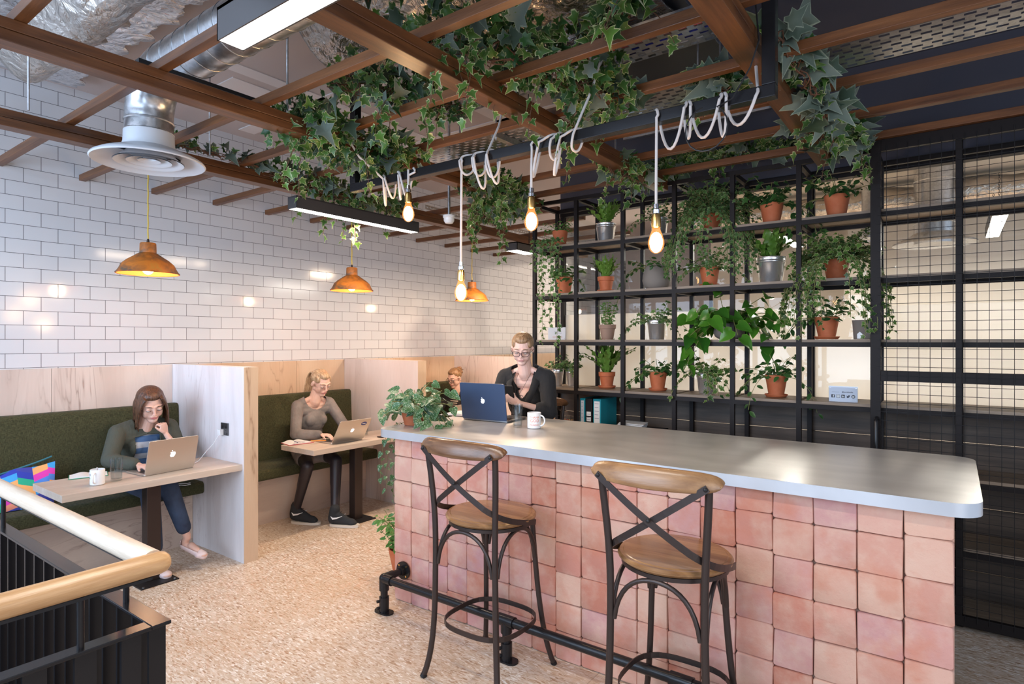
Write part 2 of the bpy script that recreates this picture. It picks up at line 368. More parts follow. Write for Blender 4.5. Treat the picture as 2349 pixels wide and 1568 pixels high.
g = G(); g.bb(-2.955, -2.949, 4.87, 9.05, .05, 2.85); struct(g.build('window_4', M['glass']))
g = G(); g.bb(-2.945, -2.942, 4.87, 9.05, .05, 1.89); struct(g.build('window_5', M['frost']))
# ---------------------------------------------------------------- pergola beams and joists
for i, (xa, lab) in enumerate(((-4.06, 'stained timber beam nearest the tiled wall, passing behind the round air diffuser'), (-2.92, 'stained timber beam above the booth tables, second from the tiled wall'),
                               (-1.78, 'stained timber beam in the middle, its near end beside the bright ceiling lamp'), (-.665, 'stained timber beam at the right, beside the upright of the black hanging frame'))):
    o = G((xa, 1.5, 2.825)).bb(xa - .047, xa + .047, -.6, 4.34, 2.78, 2.824).bb(xa - .047, xa + .047, -.6, 4.34, 2.826, 2.87).build('pergola_beam', M['beam'], bevel=.003)
    tag(o, lab, 'beam', 'main pergola beams')
jy = [.22, .735, 1.25, 1.75, 2.262, 2.775, 3.285, 3.79, 4.25]
words = ['nearest the camera', 'second from the camera', 'third from camera, before the round diffuser', 'fourth from camera, behind the round diffuser', 'fifth from the camera',
         'sixth from the camera', 'seventh from the camera', 'eighth from the camera', 'ninth, right above the shelving top']
for y, w_ in zip(jy, words):
    x1 = 2.6
    o = G((-1.5, y, 2.893)).bb(XW + .004, x1, y - .022, y + .022, 2.871, 2.915).build('pergola_joist', M['joist'], bevel=.002)
    tag(o, 'slim stained timber joist across the beams, ' + w_, 'joist', 'pergola joists across the beams')
for y, w_ in zip((4.82, 5.31, 5.83, 6.36, 6.86), ('first beyond the glass front', 'second beyond the glass front', 'third beyond the glass front', 'fourth beyond the glass front', 'farthest one at the tiled wall')):
    o = G((-4.2, y, 2.893)).bb(XW + .004, -3.0, y - .022, y + .022, 2.871, 2.915).build('pergola_joist', M['joist'], bevel=.002)
    tag(o, 'short timber joist at the tiled wall past the shelving, ' + w_, 'joist', 'pergola joists across the beams')
o = G((-4.06, 5.7, 2.825)).bb(-4.107, -4.013, 4.345, 7.2, 2.78, 2.87).build('pergola_beam', M['beam'], bevel=.003)
tag(o, 'stained timber beam carrying the far joists past the shelving', 'beam', 'main pergola beams')
# threaded hangers
hang = [(-3.98, 1.05), (-3.98, 2.02), (-2.99, 1.95), (-1.85, 2.55), (-2.99, 3.4), (-.75, 3.2), (-1.85, 3.7), (-4.1, 5.5)]
hw = ['left of the foil blanket', 'beside the galvanised elbow', 'over the left end of the counter', 'in the thick ivy over the counter', 'over the far ivy', 'beside the dark duct', 'above the pendant bulbs', 'over the far booth']
for (x, y), w_ in zip(hang, hw):
    o = G((x, y, 2.87)).cyl((x, y, 2.88), (x, y, 3.56), .006, n=8).build('threaded_rod', M['galv'], smooth=True); tag(o, 'thin galvanised threaded rod holding the pergola, ' + w_, 'rod', 'threaded hanger rods')
# ---------------------------------------------------------------- air duct with round diffuser
dx, dy = -3.6, 1.49
t = thing('air_duct', 'galvanised spiral air duct with an elbow turning down through the pergola', 'duct', (dx, dy, 2.72))
g = G(t.location); cz = 3.10
pts = [(dx, dy, 2.74), (dx, dy, 2.86)] + [(dx + .22 * (1 - math.cos(R(a))), dy, 2.88 + .22 * math.sin(R(a))) for a in range(0, 91, 10)]
g.tube(pts, .12, 28, False, up=(0, 1, 0)); g.build('elbow', M['galv'], t, True)
g = G(t.location); g.cyl((dx + .22, dy, cz), (-1.2, dy, cz), .122, n=32)
x = dx + .27
while x < -1.25:
    g.tube([(x, dy + .1235 * math.cos(a), cz + .1235 * math.sin(a)) for a in [2 * math.pi * i / 28 for i in range(29)]], .0016, 5); x += .13
g.build('straight_run', M['galv'], t, True)
for z in (2.80, 2.86):
    G(t.location).lathe([(.121, z - .006), (.126, z), (.121, z + .006)], (dx, dy, 0), 28).build('seam', M['galv'], t, True)
t2 = thing('air_diffuser', 'round pale grey ceiling air diffuser with concentric rings below the galvanised elbow', 'diffuser', (dx, dy, 2.64))
dg = flat('diffuser_grey', (.60, .62, .66), .3)
G(t2.location).lathe([(.124, 2.80), (.126, 2.74), (.135, 2.715), (.17, 2.70), (.24, 2.672), (.275, 2.652), (.282, 2.640), (.276, 2.634), (.245, 2.650), (.17, 2.690), (.122, 2.71), (.118, 2.80)], (dx, dy, 0), 48).build('outer_cone', dg, t2, True)
for r0, r1, z in ((.175, .115, 2.64), (.115, .062, 2.645), (.06, .022, 2.65)):
    G(t2.location).lathe([(r0, z), (r0 - .02, z + .012), (r1, z + .05), (r1 - .006, z + .048), (r0 - .028, z + .006), (r0 - .004, z - .004)], (dx, dy, 0), 40).build('ring', dg, t2, True)
g = G(t2.location)
for a in range(4): g.box((dx + .09 * math.cos(a * 1.57), dy + .09 * math.sin(a * 1.57), 2.69), (.004 + .15 * abs(math.cos(a * 1.57)), .004 + .15 * abs(math.sin(a * 1.57)), .02))
g.build('bracket', M['black'], t2)
o = G((dx + .25, dy, 3.0)).bb(-3.02, -2.98, dy - .30, dy + .35, 2.916, 2.935).build('support_channel', M['black'])
tag(o, 'dark steel channel lying on the pergola under the spiral duct', 'channel')
# foil insulation, crumpled sheets with real folds
def crumple(name, x0, x1, y0, y1, z, amp, mat, label, nx=60, ny=40, roll=0, seed=1):
    nx = int(nx * 1.3); ny = int(ny * 1.3); amp = amp * .6
    r = random.Random(seed); cen = [(r.uniform(x0, x1), r.uniform(y0, y1), r.uniform(0, 6.28), r.uniform(3, 10)) for _ in range(34)]
    vs = []; fs = []
    for i in range(nx + 1):
        for j in range(ny + 1):
            x = x0 + (x1 - x0) * i / nx; y = y0 + (y1 - y0) * j / ny
            h = sum(abs(math.sin((x * math.cos(a) + y * math.sin(a)) * f + a * 7)) * math.exp(-((x - cx_) ** 2 + (y - cy_) ** 2) * 14) * .45 for cx_, cy_, a, f in cen)
            s_ = math.sin(math.pi * j / ny)
            e = .03 * math.sin(x * 17) + .02 * math.sin(x * 41)
            vs.append((x, y + (e if j in (0, ny) else 0), z - amp * h * .5 - roll * s_ + r.uniform(-.004, .004)))
    for i in range(nx):
        for j in range(ny): a = i * (ny + 1) + j; fs.append((a, a + 1, a + ny + 2, a + ny + 1))
    g = G(((x0 + x1) / 2, (y0 + y1) / 2, z)); g.add(vs, fs); o = g.build(name, mat, smooth=True, sharp=22)
    s = o.modifiers.new('thick', 'SOLIDIFY'); s.thickness = .012; s.offset = 1
    return tag(o, label, 'insulation')
crumple('foil_blanket', -5.14, -1.6, -.4, 1.62, 3.50, .05, M['foil'], 'silver foil insulation blanket stuck to the ceiling at the upper left', 110, 60, seed=3)
crumple('foil_sleeve', -4.55, -1.5, 1.02, 1.36, 3.42, .12, M['foil_warm'], 'crumpled silver foil sleeve hanging below the ceiling blanket', 70, 20, .16, seed=5)
crumple('foil_sleeve', -2.9, -2.0, 1.9, 2.5, 3.45, .12, M['foil_warm'], 'torn foil sleeve above the ivy next to the second beam', 40, 26, .12, seed=8)
crumple('foil_sleeve', -1.95, -1.1, 2.1, 3.0, 3.30, .10, M['foil_warm'], 'bronze tinted foil under the dark rectangular duct above the ivy', 40, 30, .05, seed=9)
t = thing('ventilation_trunk', 'wide dark rectangular ventilation trunk under the ceiling over the counter', 'duct', (-1.5, 3.6, 3.4))
gd = flat('dull_galvanised', (.26, .26, .29), .38, .8)
for i, y in enumerate((1.9, 3.2)): G(t.location).bb(-2.15, -1.05, y, y + 1.29, 3.30, 3.53).build('section', gd, t, bevel=.004)
for y in (1.9, 3.19, 4.49): G(t.location).bb(-2.17, -1.03, y - .015, y + .015, 3.285, 3.535).build('flange', M['galv'], t)
o = G((0, 2.5, 3.25)).cyl((-.78, 2.50, 3.20), (3.2, 2.50, 3.20), .15, n=36).build('black_duct', flat('black_duct', (.035, .034, .034), .32, .4), smooth=True)
tag(o, 'large smooth black round duct above the joists at the upper right', 'duct')
# conduit
o = G((-1.55, 2.6, 3.3)).tube([(-1.45, 2.35, 3.55), (-1.44, 2.42, 3.45), (-1.46, 2.5, 3.3), (-1.5, 2.62, 3.1), (-1.56, 2.8, 2.98)], .016, 10).build('flexible_conduit', M['rust'], smooth=True)
tag(o, 'dark flexible conduit curving down from the ceiling into the ivy', 'conduit')
# perforated cable trays
def tray(x0, x1, y0, y1, z, label, along='x', pitch=.075):
    L = (x1 - x0) if along == 'x' else (y1 - y0); Wd = (y1 - y0) if along == 'x' else (x1 - x0)
    t = thing('cable_tray', label, 'cable tray', (x0, y0, z)); g = G()
    def quad(a0, a1, b0, b1, zz=0):
        if along == 'x': g.bb(a0, a1, b0, b1, zz, zz + .0015)
        else: g.bb(b0, b1, a0, a1, zz, zz + .0015)
    # slotted floor made of strips between staggered slots
    n = int(L / pitch); nr = 7; rw = Wd / nr
    for r_ in range(nr + 1):
        b = r_ * rw; quad(0, L, max(0, b - rw * .24), min(Wd, b + rw * .24))
    for r_ in range(nr):
        off = (r_ % 2) * pitch / 2
        a = -off
        while a < L:
            quad(max(a, 0), min(a + pitch * .45, L), r_ * rw + rw * .24, (r_ + 1) * rw - rw * .24); a += pitch
    g.build('perforated_floor', M['galv'], t)
    for b in (0, Wd):
        h = G(); a = 0
        def lip(a0, a1, z0, z1):
            if along == 'x': h.bb(a0, a1, b - .001, b + .001, z0, z1)
            else: h.bb(b - .001, b + .001, a0, a1, z0, z1)
        lip(0, L, 0, .016); lip(0, L, .028, .045)
        while a < L: lip(a, min(a + .018, L), .016, .028); a += .045
        h.build('side_lip', M['galv'], t)
    return t
tray(-3.45, 3.2, 3.06, 3.34, 2.985, 'long perforated galvanised cable tray lying on the joists behind the bulb frame')
tray(-2.75, -.80, 2.70, 2.98, 3.14, 'upper perforated cable tray with red and blue cables, above the ivy')
tray(-4.46, -4.24, 4.3, 7.4, 2.96, 'perforated cable tray running toward the far booth near the tiled wall', 'y')
for y, c, w_ in ((2.76, (.45, .02, .02), 'red'), (2.80, (.5, .03, .03), 'second red'), (2.86, (.03, .04, .35), 'blue'), (2.91, (.05, .05, .3), 'second blue'), (2.94, (.6, .6, .6), 'grey')):
    o = G((-1.7, y, 3.15)).tube([(-2.7 + i * .3, y + .006 * math.sin(i * 2.1), 3.149) for i in range(7)], .0068, 8).build('data_cable', flat(w_ + '_cable', c, .5), smooth=True)
    tag(o, w_ + ' cable lying in the upper perforated tray', 'cable', 'cables in the upper tray')
for x, y, z, w_ in ((-2.35, 3.2, 2.985, 'left'), (-1.05, 3.2, 2.985, 'middle'), (.35, 3.2, 2.985, 'right')):
    o = G((x, y, z)).bb(x - .02, x + .02, y - .2, y + .2, z - .045, z - .006).cyl((x, y - .18, z - .06), (x, y - .18, 3.56), .005, n=8).cyl((x, y + .18, z - .06), (x, y + .18, 3.56), .005, n=8).build('tray_bracket', M['galv'])
    tag(o, 'steel channel bracket on rods under the long cable tray, ' + w_ + ' one', 'bracket', 'tray brackets')
# ---------------------------------------------------------------- black steel frame that carries the bulbs
t = thing('hanging_frame', 'black painted steel tube frame hanging from the ceiling over the counter', 'frame', (-1.8, 2.46, 2.6))
G(t.location).bb(-3.06, -.548, 2.435, 2.485, 2.585, 2.635).build('crossbar', M['blackgloss'], t, bevel=.003)
G(t.location).bb(-.598, -.548, 2.435, 2.485, 2.635, 3.56).build('upright', M['blackgloss'], t, bevel=.003)
G(t.location).bb(-3.06, -3.01, 2.435, 2.485, 2.635, 3.56).build('upright', M['blackgloss'], t, bevel=.003)
def loops(x0, x1, n, seed, r=.045):
    """cable wound around the crossbar, loops sag below it"""
    q = random.Random(seed); pts = []; N = n * 22
    for i in range(N + 1):
        a = 2 * math.pi * i / 22; sag = .03 + .10 * abs(math.sin(seed + i / 22 * 1.7)) ** 1.5
        x = x0 + (x1 - x0) * i / N + .030 * math.sin(a * .5 + seed) + .03 * math.sin(a + seed * 2)
        yy = 2.46 - .036 * math.cos(a); zz = 2.61 + .036 * math.sin(a)
        if math.sin(a) < 0: zz += math.sin(a) * sag; yy -= .01
        pts.append((x, yy, zz))
    return pts
bulbs = [(-2.52, 2.50, 2.33, 'leftmost of the four, on a short cable', (-2.78, 4), (-2.9, 2.2, 2.95)),
         (-2.12, 2.50, 1.86, 'lowest, in front of an orange shade', (-1.90, 5), (-2.0, 2.7, 3.1)),
         (-1.664, 2.50, 2.185, 'third of four from the left', (-1.42, 4), (-1.35, 2.65, 3.2)),
         (-1.02, 2.50, 2.02, 'rightmost, before the stoneware pot', (-.66, 5), (-.72, 2.8, 3.1))]
amber = m_glass('amber_bulb_glass', (1.0, .90, .74), 1.3)
for k, (x, y, zb, w_, (xl, nl), top) in enumerate(bulbs):
    y = 2.46 - .04
    t = thing('pendant_bulb', 'glowing teardrop filament bulb in a brass holder, ' + w_, 'bulb', (x, y, zb), group='filament bulbs on white cable')
    L = t.location
    pr = [(0, 0), (.007, .001), (.020, .008), (.030, .022), (.0345, .040), (.033, .056), (.026, .080), (.018, .100), (.0165, .112)]
    G(L).lathe([(r_, z + zb) for r_, z in pr], (x, y, 0), 24).build('bulb', M['halo'], t, True)
    G(L).ell((x, y, zb + .048), (.0275, .0275, .044)).build('filament', M['bulb'], t, True)
    G(L).lathe([(0, zb + .168), (.017, zb + .166), (.02, zb + .150), (.0205, zb + .112), (.012, zb + .108)], (x, y, 0), 20).build('brass_holder', M['brass'], t, True)
    G(L).lathe([(0, zb + .212), (.011, zb + .21), (.012, zb + .19), (.016, zb + .186), (.016, zb + .17), (0, zb + .168)], (x, y, 0), 20).build('chrome_cap', M['chrome'], t, True)
    lp = loops(x, xl, nl, k + 1)
    pts = [(x, y, zb + .205), (x, y, zb + .3), (x, 2.425, 2.58), (x, 2.424, 2.60)] + lp + [Vector(lp[-1]).lerp(Vector(top), .5) + Vector((0, 0, -.05)), top]
    G(L).tube(pts, .0062, 8).build('cable', M['cablew'], t, True)
    l = bpy.data.lights.new('bulb_light', 'POINT'); l.energy = 5.5; l.color = (1, .66, .36); l.shadow_soft_size = .03
    lo = bpy.data.objects.new('bulb_light', l); COL.objects.link(lo); lo.location = (x, y, zb - .04)
o = G((-.8, 2.43, 2.5)).tube([(-.62, 2.42, 3.0), (-.60, 2.41, 2.8), (-.63, 2.40, 2.7), (-.70, 2.41, 2.6)] + [(-.80 + .085 * math.cos(R(a)), 2.40, 2.50 + .09 * math.sin(R(a))) for a in range(60, -270, -20)], .0032, 6).build('black_wire', M['black'], smooth=True)
tag(o, 'thin loose black wire looping below the right end of the hanging frame', 'wire')
# ---------------------------------------------------------------- linear lamps
def linlamp(x0, x1, y0, y1, z, label, chains, h=.085, power=0):
    t = thing('linear_lamp', label, 'lamp', ((x0 + x1) / 2, (y0 + y1) / 2, z), group='black linear lamps'); L = t.location
    g = G(L); w = .005
    g.bb(x0, x1, y0, y0 + w, z, z + h); g.bb(x0, x1, y1 - w, y1, z, z + h); g.bb(x0, x0 + w, y0, y1, z, z + h); g.bb(x1 - w, x1, y0, y1, z, z + h); g.bb(x0, x1, y0, y1, z + h - .01, z + h)
    g.build('housing', M['lampblack'], t)
    G(L).bb(x0 + w, x1 - w, y0 + w, y1 - w, z + .001, z + .008).build('diffuser', M['led'], t)
    for (x, y) in chains:
        g = G(L); zz = z + h; k = 0
        while zz < 2.88:
            g.tube([(x + (.006 * math.cos(a) if k % 2 else 0), y + (0 if k % 2 else .006 * math.cos(a)), zz + .011 + .011 * math.sin(a)) for a in [i * math.pi / 4 for i in range(9)]], .0018, 5); zz += .018; k += 1
        g.build('chain', M['black'], t)
    return t
linlamp(-1.80, -.55, .935, 1.02, 2.56, 'wide bright linear lamp in black housing at the top, closest to the camera', [(-1.6, .98), (-.7, .98)], .1)
linlamp(-3.72, -3.62, 2.43, 3.60, 2.56, 'long black linear lamp on chains over the second booth, trailed over by ivy', [(-3.67, 2.775), (-3.67, 3.285)])
linlamp(-3.75, -3.60, 4.98, 5.33, 2.58, 'short far lamp in black housing beside the corner post of the shelving', [(-3.68, 5.31)])
def al(n, loc, sx, sy, e, c):
    o = area(n, loc, (loc[0], loc[1], 0), sx, sy, e, c); return o
al('linear_lamp_light', (-1.17, .98, 2.55), 1.2, .07, 24, (1, .93, .85)); al('linear_lamp_light', (-3.67, 3.0, 2.55), .07, 1.1, 30, (1, .80, .60)); al('linear_lamp_light', (-3.68, 5.15, 2.57), .12, .3, 42, (1, .74, .52))
# ---------------------------------------------------------------- orange pendant shades over the booths
om = NT('rusty_orange_enamel'); f = om.noise(om.vec(), 9, 5, .6, .6)
om.P(col=om.ramp(f, [(.36, (.10, .065, .04)), (.48, (.30, .095, .015)), (.62, (.52, .150, .014)), (.75, (.42, .20, .03))]), rough=.55); om.bump(f, .1, .003)
oin = flat('orange_inside', (.85, .20, .04), .5)
def pendant(y, label):
    x, z = -4.5, 2.115
    t = thing('pendant_lamp', label, 'lamp', (x, y, z), group='orange pendant lamps over the booths'); L = t.location
    prof = [(.190, 0), (.186, .012), (.172, .035), (.160, .062), (.130, .090), (.088, .118), (.072, .130), (.052, .142), (.050, .205), (.046, .212), (.012, .214), (.0, .214)]
    G(L).lathe([(r_, z + h) for r_, h in prof], (x, y, 0), 40).build('shade', om.m, t, True)
    G(L).lathe([(r_ - .004, z + h - .002) for r_, h in prof[:8]], (x, y, 0), 40).build('shade_lining', oin, t, True)
    G(L).lathe([(.193, z - .004), (.196, z), (.193, z + .006), (.187, z + .004)], (x, y, 0), 40, True).build('rim', om.m, t, True)
    G(L).ell((x, y, z + .038), (.038, .038, .045)).build('bulb', M['bulb'], t, True)
    G(L).cyl((x, y, z + .08), (x, y, z + .13), .018).build('lamp_holder', M['black'], t, True)
    G(L).tube([(x, y, z + .21), (x, y, z + .24)], [.012, .006], 10).build('cord_grip', M['rust'], t, True)
    G(L).tube([(x + .0012 * math.sin(i * 1.2), y + .0012 * math.cos(i * 1.2), z + .235 + (3.55 - z - .235) * i / 60) for i in range(61)], .0042, 6).build('cord', M['cabley'], t, True)
    l = bpy.data.lights.new('pendant_light', 'POINT'); l.energy = 6.0; l.color = (1, .66, .38); l.shadow_soft_size = .04
    lo = bpy.data.objects.new('pendant_light', l); COL.objects.link(lo); lo.location = (x, y, z - .03)
pendant(1.855, 'rusty orange pendant lamp over the nearest booth table, below the air diffuser')
pendant(3.605, 'rusty orange pendant lamp over the second booth table')
pendant(5.33, 'rusty orange pendant lamp over the far booth, partly behind a glowing bulb')
# ================================================================ booths
def partition(y, label, near=False):
    t = thing('booth_partition', label, 'partition', (-4.8, y + .055, 0), group='plywood partitions between booths'); L = t.location
    G(L).bb(XW + .023, -4.232, y, y + .11, 0, 1.452).build('panel', M['ply_white'] if near else M['ply_pale'], t)
    G(L).bb(-4.232, -4.226, y, y + .11, 0, 1.452).build('edge_lipping', M['ply_warm'], t)
    return t
partition(2.40, 'whitewashed plywood partition with a socket, right of the nearest booth', True)
partition(4.19, 'pale plywood partition behind the second booth, ending at the potted plant on the counter')
partition(5.98, 'far plywood partition behind the woman with the bun')
def bench(y0, y1, label):
    t = thing('bench', label, 'bench', (-5.1, (y0 + y1) / 2, 0), group='green upholstered booth benches'); L = t.location
    g = G(L); g.bb(-5.352, -5.0, y0 + .003, y1 - .003, 0, .430); g.build('plinth', M['ply_low'], t)
    n = 6; r = .03
    def rr(x0, x1, z0, z1, r):
        p = []
        for (cx_, cz_, a0) in ((x1 - r, z1 - r, 0), (x0 + r, z1 - r, 90), (x0 + r, z0 + r, 180), (x1 - r, z0 + r, 270)):
            p += [(cx_ + r * math.cos(R(a0 + 90 * i / n)), cz_ + r * math.sin(R(a0 + 90 * i / n))) for i in range(n + 1)]
        return p
    G(L).prism(rr(-5.30, -4.815, .431, .525, .028), 1, y0 + .003, y1 - .003).build('seat_cushion', M['green'], t, True)
    p = rr(-5.352, -5.255, .50, 1.127, .03); p = [(x - (0 if x < -5.3 else (z - .5) * .045 - .04), z) for x, z in p]
    G(L).prism(p, 1, y0 + .003, y1 - .003).build('back_cushion', M['green'], t, True)
    return t
bench(.86, 2.40, 'dark green upholstered bench of the nearest booth with a colourful bag on it')
bench(2.51, 4.19, 'dark green upholstered bench of the second booth')
bench(4.30, 5.98, 'dark green upholstered bench of the far booth')
def btable(y0, y1, py, x0, x1, label):
    t = thing('booth_table', label, 'table', (-4.5, py, 0), group='booth tables on black posts'); L = t.location
    G(L).bb(x0, x1, y0, y1, .688, .732).build('tabletop', M['tablewood'], t, bevel=.0015)
    G(L).bb(x0 + .12, x1 - .12, y0 + .12, y1 - .3, .680, .688).build('support_plate', M['black'], t)
    G(L).bb(-4.50, -4.42, py - .045, py + .045, .008, .68).build('post', M['rust'], t, bevel=.003)
    g = G(L); g.bb(-4.60, -4.32, py - .12, py + .12, 0, .008); g.build('base_plate', M['black'], t)
    g = G(L)
    for a in (-.12, .12):
        for b in (-.1, .1): g.cyl((-4.46 + a, py + b, .007), (-4.46 + a, py + b, .012), .008, n=8)
    g.build('bolts', M['chrome'], t)
btable(1.28, 2.399, 1.86, -4.77, -4.25, 'thick pale wooden table of the nearest booth on a black square post')
btable(3.05, 4.189, 3.62, -4.77, -4.30, 'pale wooden table of the second booth, in front of the blonde woman')
btable(4.84, 5.979, 5.4, -4.77, -4.30, 'pale wooden table of the far booth mostly hidden by the counter plant')
# socket on the partition
t = thing('power_socket', 'double black and chrome wall socket with a white plug on the near partition', 'socket', (-4.493, 2.398, .975)); L = t.location
G(L).bb(-4.545, -4.441, 2.390, 2.3995, .928, 1.022).build('face_plate', flat('dark_chrome', (.12, .12, .13), .25, .8), t, bevel=.003)
for x in (-4.515, -4.47): G(L).bb(x - .006, x + .006, 2.387, 2.391, .982, 1.0).build('switch', M['black'], t)
g = G(L)
for dx_, dz_ in ((0, .015), (-.01, -.005), (.01, -.005)): g.bb(-4.47 + dx_ - .002, -4.47 + dx_ + .002, 2.389, 2.391, .95 + dz_ - .004, .95 + dz_ + .004)
g.build('pin_holes', M['black'], t)
o = G((-4.52, 2.37, .95)).bb(-4.545, -4.500, 2.362, 2.389, .93, .972).tube([(-4.53, 2.37, .935), (-4.56, 2.34, .86), (-4.64, 2.33, .80), (-4.70, 2.32, .745), (-4.62, 2.26, .738), (-4.56, 2.20, .738), (-4.55, 2.15, .74)], .003, 6).build('charger_cable', M['white'], smooth=True)
tag(o, 'white plug and thin white charging cable drooping from the socket to the table', 'cable')
# ================================================================ tiled counter
BX0, BX1, BY0, BY1 = -2.885, .003, 2.649, 3.50
t = thing('tiled_counter', 'long counter clad in square handmade terracotta tiles', 'counter', (-1.44, 3.07, 0)); L = t.location
G(L).bb(BX0 + .018, BX1 - .018, BY0 + .02, BY1, 0, 1.034).build('core', M['grout'], t)
q = random.Random(4); nc = 19; tw = (BX1 - BX0) / nc
def tile_at(g, o, u, v, n_, w, h, d, tone):
    """irregular soft-edged tile: o centre, u/v in plane, n_ outward"""
    u = Vector(u); v = Vector(v); n_ = Vector(n_); o = Vector(o); vs = []; r_ = .009
    a = q.uniform(-.010, .010); jit = [(q.uniform(-.0025, .0025), q.uniform(-.0025, .0025)) for _ in range(8)]
    ring = []
    for (sx, sy, a0) in ((1, 1, 0), (-1, 1, 90), (-1, -1, 180), (1, -1, 270)):
        for k in range(3):
            an = R(a0 + 45 * k); ring.append((sx * (w / 2 - r_) + r_ * math.cos(an), sy * (h / 2 - r_) + r_ * math.sin(an)))
    N = len(ring); g.val = tone
    def P_(x, y, z): return o + u * (x * math.cos(a) - y * math.sin(a)) + v * (x * math.sin(a) + y * math.cos(a)) + n_ * z
    for (s_, z) in ((1, 0), (1, d - .004), (.965, d)):
        for i, (x, y) in enumerate(ring):
            jx, jy = jit[i * 8 // N]; vs.append(P_(x * s_ + jx, y * s_ + jy, z))
    fs = []
    for i in range(N):
        j = (i + 1) % N
        fs += [(i, j, j + N, i + N), (i + N, j + N, j + 2 * N, i + 2 * N)]
    fs.append(tuple(range(2 * N, 3 * N))); g.add(vs, fs)
g = G(L)
zr = [1.034, .921, .768, .615, .462, .309, .156, .003]
for c in range(nc):
    off = q.uniform(-.012, .012)
    for r_ in range(7):
        z1, z0 = zr[r_], zr[r_ + 1]
        z1 = z1 + off if r_ else z1; z0 = z0 + off if r_ < 6 else z0
        tile_at(g, (BX0 + tw * (c + .5), BY0 + .02, (z0 + z1) / 2), (1, 0, 0), (0, 0, 1), (0, -1, 0), tw - .003, z1 - z0 - .003, .02 + q.uniform(-.002, .003), q.random())
for c in range(5):
    for r_ in range(7):
        z1, z0 = zr[r_], zr[r_ + 1]
        for X, sx in ((BX1 - .019, 1), (BX0 + .019, -1)):
            tile_at(g, (X, BY0 + .02 + .165 * (c + .5), (z0 + z1) / 2), (0, 1, 0), (0, 0, 1), (sx, 0, 0), .162, z1 - z0 - .003, .018, q.random())
g.build('tiles', M['terratile'], t, True, sharp=50)
def rrect(x0, x1, y0, y1, r, n=8):
    p = []
    for cx_, cy_, a0 in ((x1 - r, y1 - r, 0), (x0 + r, y1 - r, 90), (x0 + r, y0 + r, 180), (x1 - r, y0 + r, 270)):
        p += [(cx_ + r * math.cos(R(a0 + 90 * i / n)), cy_ + r * math.sin(R(a0 + 90 * i / n))) for i in range(n + 1)]
    return p
t = thing('worktop', 'aged zinc worktop with rounded corners on the terracotta counter', 'worktop', (-1.46, 3.1, 1.036)); L = t.location
wt = G(L).prism(rrect(-3.01, .083, 2.59, 3.66, .10), 2, 1.036, 1.0855).build('slab', [M['zinc_edge_daylit'], M['zinc']], t, True)
for p_ in wt.data.polygons: p_.material_index = 1 if p_.normal.z > .9 else 0
# ---------------------------------------------------------------- foot rail of black pipe
t = thing('foot_rail', 'black gas pipe foot rail along the front of the tiled counter', 'foot rail', (-1.4, 2.49, 0)); L = t.location
ry, rz_ = 2.478, .205
G(L).cyl((-2.76, ry, rz_), (1.0, ry, rz_), .0235, n=20).build('pipe', M['blackgloss'], t, True)
for x in (-2.79, -1.86, -.93, .0):
    G(L).cyl((x, ry, .0), (x, ry, rz_), .022, n=18).build('post', M['blackgloss'], t, True)
    g = G(L); g.cyl((x, ry, .004), (x, ry, .095), .030, n=20)
    g.prism([(x + px_, ry + py_) for px_, py_ in rrect(-.068, .068, -.036, .036, .035)], 2, 0, .009)
    g.build('floor_flange', M['blackgloss'], t, True)
    g = G(L)
    for z in (.03, .07): g.cyl((x - .018, ry - .026, z), (x - .022, ry - .038, z), .009, n=10)
    g.build('grub_screw', M['black'], t, True)
    if x < -2.5: continue
    G(L).cyl((x - .05, ry, rz_), (x + .05, ry, rz_), .030, n=20).cyl((x, ry, rz_), (x, ry, rz_ - .06), .030, n=18).build('tee_fitting', M['blackgloss'], t, True)
G(L).cyl((-2.79, ry, rz_ - .07), (-2.79, ry, rz_ + .0), .030, n=20).cyl((-2.79, ry, rz_), (-2.72, ry, rz_), .030, n=20).ell((-2.79, ry, rz_), (.031,) * 3).cyl((-2.79, ry, rz_), (-2.79, ry + .07, rz_), .028, n=20).build('corner_elbow', M['blackgloss'], t, True)
G(L).cyl((-2.79, ry + .06, rz_), (-2.79, 2.625, rz_), .022, n=18).cyl((-2.79, 2.60, rz_), (-2.79, 2.636, rz_), .030, n=18).cyl((-2.79, 2.630, rz_), (-2.79, 2.642, rz_), .056, n=26).build('wall_flange', M['blackgloss'], t, True)
g = G(L)
for a in range(4): g.cyl((-2.79 + .043 * math.cos(a * 1.57 + .78), 2.632, rz_ + .043 * math.sin(a * 1.57 + .78)), (-2.79 + .043 * math.cos(a * 1.57 + .78), 2.627, rz_ + .043 * math.sin(a * 1.57 + .78)), .006, n=8)
g.build('screw', M['brass'], t, True)
